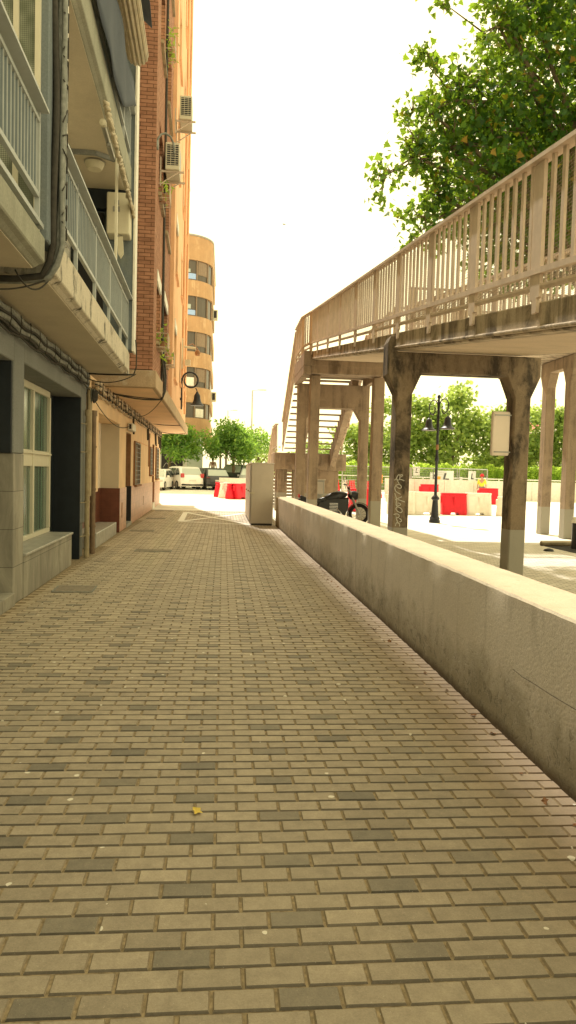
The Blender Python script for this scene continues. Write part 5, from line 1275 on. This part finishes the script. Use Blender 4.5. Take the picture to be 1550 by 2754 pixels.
# ================================================================== CARS
def car(name, label, paint, L, W_, H, prof, win, loc, rz, group='parked cars', wheel_r=.31, face='rear', plate='plate', tall_lamp=False):
    """prof: side outline (y along length, z); local +y = nose. win: glasshouse outline"""
    t = thing(name, label, 'car', loc, rz, group)
    secs = []; n = len(prof); b = MB()
    zs = [p[1] for p in prof]
    belt = H * .56
    cols_ = (-1, -.93, -.6, 0, .6, .93, 1)
    for cx in cols_:
        for (y, z) in prof:
            tum = max(0, (z - belt) / (H - belt)) * .17
            x = cx * W_ / 2 * (1 - tum) ; yy = y * (1 - .045 * abs(cx) ** 4); zz = z
            if abs(cx) == 1: zz = z + ( -.03 if z > belt else 0); x = x * .985
            b.v.append((x, yy, zz))
    for i in range(len(cols_) - 1):
        for k in range(n): b.f.append((i * n + k, i * n + (k + 1) % n, (i + 1) * n + (k + 1) % n, (i + 1) * n + k)); b.mi.append(0)
    b.f += [tuple(range(n))[::-1], tuple(range((len(cols_) - 1) * n, len(cols_) * n))]; b.mi += [0, 0]
    body = b.build('body', paint, t, smooth=True, bevel=.02)
    for s_ in (-1, 1):
        for i, wpoly in enumerate(win['side']):
            g = MB(); vs = []
            for (y, z) in wpoly: tum = max(0, (z - belt) / (H - belt)) * .17; vs.append((s_ * (W_ / 2 * (1 - tum) + .006), y, z))
            g.quad(*(vs if s_ > 0 else vs[::-1])); g.build('side_window', 'car_glass', t)
    for nm, key in (('rear_window', 'rear'), ('windscreen', 'front')):
        (y0, z0), (y1, z1) = win[key]; g = MB(); w0, w1 = W_ / 2 * .86, W_ / 2 * .74; o_ = -.012 if key == 'rear' else .012
        g.quad((-w0, y0 + o_, z0 + .01), (w0, y0 + o_, z0 + .01), (w1, y1 + o_, z1 + .01), (-w1, y1 + o_, z1 + .01)); g.build(nm, 'pale_glass' , t)
    for s_ in (-1, 1):
        for y in (-L * .30, L * .31):
            o = MB().lathe([(.0, -.1), (wheel_r - .03, -.1), (wheel_r, -.07), (wheel_r, .07), (wheel_r - .03, .1), (0, .1)], c=(s_ * (W_ / 2 - .09), y, wheel_r), n=20, ax='x').build('wheel', 'rubber', t, smooth=True)
            MB().lathe([(0, -.112), (wheel_r * .6, -.106), (wheel_r * .62, -.1), (wheel_r * .62, .1), (wheel_r * .6, .106), (0, .112)], c=(s_ * (W_ / 2 - .09), y, wheel_r), n=10, ax='x').build('rim', 'steel', o)
    zr = H * .5
    for s_ in (-1, 1):
        yb = -L / 2 + .02; MB().box(s_ * (W_ / 2 - .24), s_ * (W_ / 2 - .0), yb - .012, yb + .14, zr + .03, zr + (.32 if tall_lamp else .13)).build('tail_lamp', 'tail_red' if tall_lamp else 'tail_dark', t, bevel=.02)
        yf = L / 2 - .14; MB().box(s_ * (W_ / 2 - .42), s_ * (W_ / 2 - .02), yf, yf + .13, .58, .74).build('headlight', 'lamp_clear', t, bevel=.03)
    MB().box(-.26, .26, -L / 2 - .02, -L / 2 + .03, .60, .71).build('number_plate', 'plate', t); MB().box(-.26, .26, L / 2 - .03, L / 2 + .02, .38, .49).build('number_plate', 'plate', t)
    MB().box(-W_ / 2 + .06, W_ / 2 - .06, -L / 2 - .01, -L / 2 + .2, .28, .40).build('rear_bumper', 'rubber', t, bevel=.03)
    b = MB(); b.box(-.5, .5, L / 2 - .06, L / 2 + .012, .22, .34); b.box(-.4, .4, L / 2 - .1, L / 2 + .008, .56, .64); b.build('air_intake', 'rubber', t)
    for s_ in (-1, 1): MB().box(s_ * (W_ / 2 - .02), s_ * (W_ / 2 + .16), L * .16, L * .16 + .1, H * .60, H * .60 + .13).build('wing_mirror', paint, t, bevel=.03)
    return t
hp = lambda L, H: [(-L/2+.06, .22), (-L/2, .40), (-L/2+.03, H*.55), (-L/2+.08, H*.60), (-L/2+.50, H*.95), (-L/2+.85, H), (L*.02, H*.995), (L*.12, H*.95), (L*.30, H*.62), (L/2-.25, H*.52), (L/2-.03, H*.40), (L/2, .35), (L/2-.06, .20), (0, .18)]
def hwin(L, H): return {'side': [[(-L*.40, H*.64), (-L*.22, H*.62), (-L*.23, H*.91), (-L*.31, H*.91)], [(-L*.20, H*.62), (L*.0, H*.61), (L*.0, H*.92), (-L*.205, H*.92)], [(L*.02, H*.61), (L*.24, H*.61), (L*.11, H*.90), (L*.02, H*.92)]], 'rear': [(-L/2+.13, H*.635), (-L/2+.46, H*.915)], 'front': [(L*.285, H*.645), (L*.135, H*.925)]}
car('parked_car', 'white wagon with rounded rear parked beside the white hatchback, seen from behind', 'car_white', 4.3, 1.75, 1.64, hp(4.3, 1.64), hwin(4.3, 1.64), (-3.05, 53.6, gz(53)), R(26), tall_lamp=True)
car('parked_car', 'dark grey crossover parked right of the white wagon, seen from behind', 'car_grey', 4.1, 1.8, 1.56, hp(4.1, 1.56), hwin(4.1, 1.56), (-.98, 54.2, gz(54)), R(20))
car('parked_car', 'white hatchback facing the camera at the left corner of the orange building', 'car_white', 4.0, 1.7, 1.45, hp(4.0, 1.45), hwin(4.0, 1.45), (-4.55, 51.2, gz(51)), R(172))
car('parked_car', 'silver car facing the camera, half hidden behind the metal cabinet', 'car_silver', 4.2, 1.8, 1.62, hp(4.2, 1.62), hwin(4.2, 1.62), (2.15, 53.0, gz(53) + .05), R(175))
car('parked_car', 'black van standing left of the silver car with its side turned away', 'car_grey', 4.2, 1.75, 1.78, hp(4.2, 1.78), hwin(4.2, 1.78), (1.0, 56.6, gz(56) + .1), R(160))
b = MB(); b.box(-.25, 1.6, 50.0, 50.12, .25, 1.25); tag(b.build('white_low_wall', 'white_paint'), 'low white wall panel between the dark grey crossover and the red cluster', 'wall')

# ================================================================== PEOPLE
def person(label, loc, rz, shirt, legs, hair='hair', hat=None, scale=1., arms=((.30, -.02, .80), (-.30, .05, .80)), lean=0.):
    t = thing('person', label, 'person', loc, rz); t.scale = (scale,) * 3
    J = {'pel': (0, 0, .95), 'waist': (0, lean * .3, 1.10), 'chest': (0, lean * .7, 1.32), 'neck': (0, lean, 1.50), 'head': (0, lean + .02, 1.60), 'top': (0, lean + .01, 1.72),
         'hL': (.10, 0, .90), 'kL': (.11, .03, .50), 'aL': (.11, -.01, .08), 'tL': (.12, .16, .04), 'hR': (-.10, 0, .90), 'kR': (-.11, .0, .50), 'aR': (-.11, -.04, .08), 'tR': (-.12, .13, .04),
         'sL': (.19, lean * .9, 1.44), 'eL': (.26, lean * .8 - .03, 1.14), 'wL': arms[0], 'sR': (-.19, lean * .9, 1.44), 'eR': (-.26, lean * .8 - .03, 1.14), 'wR': arms[1]}
    E_ = [('pel', 'waist'), ('waist', 'chest'), ('chest', 'neck'), ('neck', 'head'), ('head', 'top'), ('pel', 'hL'), ('hL', 'kL'), ('kL', 'aL'), ('aL', 'tL'), ('pel', 'hR'), ('hR', 'kR'), ('kR', 'aR'), ('aR', 'tR'), ('chest', 'sL'), ('sL', 'eL'), ('eL', 'wL'), ('chest', 'sR'), ('sR', 'eR'), ('eR', 'wR')]
    rad = {'pel': .15, 'waist': .135, 'chest': .16, 'neck': .058, 'head': .10, 'top': .075, 'h': .095, 'k': .06, 'a': .042, 't': .035, 's': .07, 'e': .045, 'w': .03}
    def skin_mesh(name, mat, keys, grow=0.):
        ks = [k for k in J if k in keys]; me = bpy.data.meshes.new(name); me.from_pydata([J[k] for k in ks], [(ks.index(a), ks.index(c)) for a, c in E_ if a in ks and c in ks], [])
        o = bpy.data.objects.new(name, me); COL.objects.link(o); o.parent = t
        o.modifiers.new('s', 'SKIN'); sv = me.skin_vertices[0].data
        for i, k in enumerate(ks):
            r_ = rad.get(k, rad.get(k[0], .05)) + grow; sv[i].radius = (r_ * (1.15 if k in ('chest', 'pel', 'waist') else 1), r_ * (.78 if k in ('chest', 'pel', 'waist') else 1))
        sv[0].use_root = True; sub = o.modifiers.new('d', 'SUBSURF'); sub.levels = 2; sub.render_levels = 2; me.materials.append(M[mat])
        return o
    skin_mesh('body', 'skin', list(J)); skin_mesh('shirt', shirt, ['pel', 'waist', 'chest', 'sL', 'eL', 'sR', 'eR'], .016); skin_mesh('trousers', legs, ['pel', 'hL', 'kL', 'aL', 'hR', 'kR', 'aR'], .014)
    MB().lathe([(.0, .12), (.07, .10), (.10, .04), (.105, -.03), (.08, -.07)][::-1], c=(0, lean - .012, 1.67), n=14).build('hair', hair, t, smooth=True)
    if hat: MB().lathe([(.0, .16), (.08, .14), (.12, .06), (.125, .0), (.155, -.005), (.155, -.015), (.12, -.02)][::-1], c=(0, lean, 1.69), n=14).build('helmet', hat, t, smooth=True)
    return t
person('person in a pale pink shirt standing behind the dark grey crossover, back to the camera', (-.80, 57.0, gz(57) + .52), 0, 'pink_cloth', 'trousers')
person('worker with a red helmet and yellow vest behind the white hoarding wall', (16.9, 46.2, gz(46) - .1), R(150), 'yellow_vest', 'trousers', hat='red_plastic')

# ================================================================== FAR STREET FURNITURE
for i, (x, y, h, lab) in enumerate(((3.6, 95, 11.4, 'tall slim street lamp above the green trees, left of the footbridge'), (.7, 140, 12.5, 'more distant slim street lamp left of the tall one'), (-.9, 190, 13.5, 'faintest and farthest street lamp above the trees'))):
    t = thing('street_lamp', lab, 'street lamp', (x, y, 1.), group='distant street lamps')
    MB().tube([(0, 0, 0), (0, 0, h)], [.13, .07], 8).build('post', 'steel', t); MB().tube([(0, 0, h), (.6, 0, h + .08), (1.2, 0, h + .08)], .06, 6).build('arm', 'steel', t); MB().box(.9, 1.8, -.15, .15, h, h + .12).build('lamp_head', 'steel', t, bevel=.03)
# white hoarding wall
b = MB()
for i in range(16): b.box(10.6 + i * 1.0, 11.585 + i * 1.0, 46.8 + .03 * (i % 2) , 46.9 + .03 * (i % 2), gz(47), 1.52)
tag(b.build('hoarding', 'white_paint'), 'long white panelled hoarding wall behind the plastic barriers', 'hoarding')
b = MB(); b.box(27, 60, 50, 50.15, gz(50), 1.15); tag(b.build('white_wall', 'white_paint'), 'low white wall seen right of the near right bridge column', 'wall')
# mesh fence panels
def fence(p, q, lab, h=2.0):
    t = thing('mesh_fence', lab, 'fence', (p[0], p[1], gz(p[1])), group='site fence panels'); dx, dy = q[0] - p[0], q[1] - p[1]; dz = gz(q[1]) - gz(p[1])
    for a in (0, 1): MB().tube([(dx * a, dy * a, dz * a), (dx * a, dy * a, dz * a + h)], .045, 8).build('post', 'steel', t)
    MB().tube([(0, 0, h), (dx, dy, dz + h)], .03, 6).build('top_rail', 'steel', t); MB().tube([(0, 0, .25), (dx, dy, dz + .25)], .03, 6).build('bottom_rail', 'steel', t)
    MB().quad((0, 0, .25), (dx, dy, dz + .25), (dx, dy, dz + h), (0, 0, h)).build('mesh', 'fence_mesh', t)
fence((13.5, 51.2), (16.4, 55.6), 'wire fence panel at the left, just right of the near left bridge column')
fence((16.4, 55.6), (19.45, 59.0), 'wire fence panel directly behind the street lamp')
fence((19.6, 59.0), (20.3, 54.4), 'wire fence panel right of the street lamp, ending at a thick post')
fence((8.6, 52), (13.4, 51.2), 'wire fence panel seen between the left bridge columns')
# white tubular guard rail
t = thing('guard_rail', 'white tubular guard rail with slanted posts in front of the hedge', 'guard rail', (0, 0, 0))
gy = 60.; b = MB(); b.tube([(9, gy, gz(gy) + 1.2), (48, gy, gz(gy) + 1.2)], .04, 6); b.build('top_rail', 'white_paint', t)
b = MB()
for k in range(3): b.tube([(9, gy, gz(gy) + .35 + k * .25), (48, gy, gz(gy) + .35 + k * .25)], .02, 5)
b.build('wires', 'steel', t)
for i in range(18):
    x = 10 + i * 2.2; MB().tube([(x, gy, gz(gy)), (x + .25, gy, gz(gy) + 1.2)], .05, 6).build('post', 'white_paint', t)
def placard(x, y, z, w_, h, lab, letter=True):
    t = thing('placard', lab, 'placard', (x, y, z)); MB().box(-w_ / 2, w_ / 2, 0, .02, 0, h).build('board', 'plate', t)
    if letter: MB().prism([(-.16 * w_, .30 * h), (.22 * w_, .30 * h), (.22 * w_, .40 * h), (-.03 * w_, .40 * h), (.06 * w_, .80 * h), (-.07 * w_, .80 * h)], 'y', -.006, -.001).build('letter_l', 'black', t)
placard(14.35, 53.0, 1.75, .50, .68, 'white placard with a dark letter L, leftmost on the fence')
placard(16.7, 56.3, 1.30, .70, .75, 'white placard half hidden by the street lamp post')
placard(17.95, 57.4, 1.18, 1.35, 1.05, 'largest white placard with a dark letter L, right of the street lamp')
placard(19.95, 56.8, 1.30, .62, .95, 'white placard with a dark letter L, on the fence near the thick post')
placard(19.9, 59.5, 1.15, .35, .60, 'small blank white sheet on the guard rail, left of the right L placard', False)
placard(22.1, 59.5, 1.15, .35, .60, 'small blank white sheet on the guard rail, right of the right L placard', False)
# orange beacons
for x, y, z, lab in ((16.4, 54.2, .35, 'orange and white marker post right beside the street lamp post'), (13.0, 53, .35, 'orange marker post left of the street lamp near the red barriers'), (11.3, 51.5, .35, 'orange topped marker seen between the left bridge columns')):
    t = thing('marker_post', lab, 'marker post', (x, y, z)); MB().tube([(0, 0, 0), (0, 0, 1.2)], .04, 6).build('post', 'white_paint', t)
    MB().lathe([(.0, 0), (.17, .03), (.17, .28), (.12, .34), (.17, .40), (.17, .64), (0, .68)], c=(0, 0, .75), n=12).build('lamp_head', 'orange_plastic', t, smooth=True)
# round prohibition sign on a trestle
t = thing('round_sign', 'round white road sign with a pale red ring standing on a trestle before the hedge', 'sign', (25.2, 55, gz(55)))
MB().lathe([(.0, -.02), (.36, -.02), (.36, .02), (0, .02)], c=(0, 0, 1.85), n=24, ax='y').build('disc', 'plate', t)
b = MB()
for i in range(24):
    a0, a1 = 2 * math.pi * i / 24, 2 * math.pi * (i + 1) / 24; P_ = lambda a, r_: (r_ * math.cos(a), -.026, 1.85 + r_ * math.sin(a)); b.quad(P_(a0, .24), P_(a1, .24), P_(a1, .34), P_(a0, .34))
b.build('ring', 'red_plastic', t)
MB().box(-.25, .25, -.01, .01, 1.22, 1.48).build('sub_plate', 'plate', t)
for s_ in (-1, 1): MB().tube([(s_ * .2, 0, 1.5), (s_ * .42, -.1, 0)], .03, 6).build('leg', 'white_paint', t)
# house with a red roof
t = thing('red_roofed_house', 'red gabled roof with a pale gable end rising beyond the trees at the far right', 'house', (50, 105, 1.1))
MB().prism([(-4, 0), (4, 0), (4, 8.2), (0, 10.6), (-4, 8.2)], 'y', 0, 8).build('wall', 'white_wall', t)
b = MB(); b.add([(-4.5, -.5, 8.0), (-4.5, 8.5, 8.0), (0, 8.5, 10.9), (0, -.5, 10.9), (4.5, -.5, 8.0), (4.5, 8.5, 8.0)], [(0, 3, 2, 1), (3, 4, 5, 2)]); o = b.build('roof', 'red_roof', t); m_ = o.modifiers.new('s', 'SOLIDIFY'); m_.thickness = .25
# ================================================================== SMALL THINGS ON THE GROUND
def dry_leaf(x, y, z, s_, rz, lab, mat='dry_leaf'):
    b = MB(); n = 11; c = (0, 0, .006); vs = [c]
    for i in range(n):
        a = 2 * math.pi * i / n; r_ = s_ * (1 if i % 2 else .55); vs.append((r_ * math.cos(a), r_ * math.sin(a), .004 + .35 * s_ * abs(math.sin(a * 1.5))))
    b.add(vs, [(0, i + 1, (i + 1) % n + 1) for i in range(n)]); o = b.build('fallen_leaf', mat); o.location = (x, y, z); o.rotation_euler = (.1, .2, rz); return tag(o, lab, 'leaf', 'fallen leaves')
M['dry_leaf'] = plain('dry_brown_leaf', (.25, .12, .05), .9, var=.3)
M['yellow_leaf'] = plain('yellow_leaf', (.75, .58, .12), .8, var=.2)
o = dry_leaf(-.09, 3.34, .006, .036, .5, 'curled yellow leaf lying alone in the middle of the pavers', 'yellow_leaf'); del o['group']
first = None
for i in range(26):
    y = 2.2 + i * .42 + rng.uniform(-.15, .15); x = 1.72 - abs(rng.normal(0, .09)); lab = 'small brown curled leaf lying on the pavers along the foot of the low wall'
    if first is None: first = dry_leaf(x, y, .006, .022, 0, lab)
    else:
        o = first.copy(); COL.objects.link(o); o.location = (x, y, .006); o.rotation_euler = (rng.normal(0, .3), rng.normal(0, .3), rng.uniform(0, 6)); s_ = rng.uniform(.5, 1.5); o.scale = (s_, s_, s_)
def cover(x, y, w_, l, rz, lab):
    t = thing('manhole_cover', lab, 'manhole cover', (x, y, .005), rz); MB().box(-w_ / 2, w_ / 2, -l / 2, l / 2, 0, .006).build('lid', 'rust_iron', t)
    b = MB()
    for s_ in (-1, 1): b.box(s_ * w_ / 2 - .01, s_ * w_ / 2 + .01, -l / 2, l / 2, 0, .010); b.box(-w_ / 2, w_ / 2, s_ * l / 2 - .01, s_ * l / 2 + .01, 0, .0095)
    b.build('frame', 'cable_grey', t)
M['rust_iron'] = plain('worn_iron', (.29, .25, .19), .8, .2, var=.4, scale=20)
cover(-1.92, 9.75, .5, .5, .05, 'worn iron cover in the pavers in front of the stone clad ledge')
cover(-1.35, 14.6, .7, .35, .0, 'long iron cover among the pavers beside the light strip')
cover(-2.1, 19.4, .6, .4, 0, 'iron cover beside the marble doorstep')
cover(-2.2, 24.6, .6, .5, 0, 'iron cover in front of the barred window')
cover(-2.3, 29.4, .7, .5, 0, 'farthest iron cover near the corner of the orange building')
MB_ = MB().box(7.95, 11, 15.5, 17.2, -.1, .0); o = MB_.build('tree_pit_soil', 'dark_void'); struct(o); o.name = 'soil_patch'; o.location.z = .004  # tree pit soil, with the pit's shadow put into its near-black colour
b = MB(); b.tube([(7.9, 17.3, .05), (12, 17.6, .09)], .07, 6); tag(b.build('kerb_beam', 'lowwall'), 'low pale kerb beam behind the dark soil patch at the right edge', 'kerb')
b = MB(); b.lathe([(.0, .0), (.12, .0), (.10, .04), (.03, .06), (0, .06)], c=(7.5, 16.0, 0), n=9); tag(b.build('glove', 'black', smooth='all'), 'small black glove lying on the plaza beside the soil patch', 'glove')
t = thing('bollard', 'dark bollard with a pale rounded cap at the right edge behind the wall', 'bollard', (8.47, 16.6, 0)); MB().tube([(0, 0, 0), (0, 0, .62)], .13, 12).build('post', 'black', t); MB().lathe([(.14, .62), (.14, .68), (.09, .76), (0, .78)], n=12).build('cap', 'white_paint', t, smooth=True)
# small bird in the sky
t = thing('bird', 'tiny dark bird flying in the empty sky above the alley', 'bird', (4.5, 60, 21.9)); t.scale = (.5, .5, .5)
b = MB(); b.lathe([(.0, -.16), (.05, -.08), (.06, .02), (.03, .12), (0, .15)], n=8, ax='z'); b.build('body', 'black', t, smooth=True)
b = MB(); b.add([(0, 0, .05), (.22, 0, .12), (.3, 0, -.05), (.05, 0, -.04)], [(0, 1, 2, 3)]); b.build('wing', 'black', t); b = MB(); b.add([(0, 0, .05), (-.16, 0, .16), (-.22, 0, .02), (-.05, 0, -.04)], [(3, 2, 1, 0)]); b.build('wing', 'black', t)
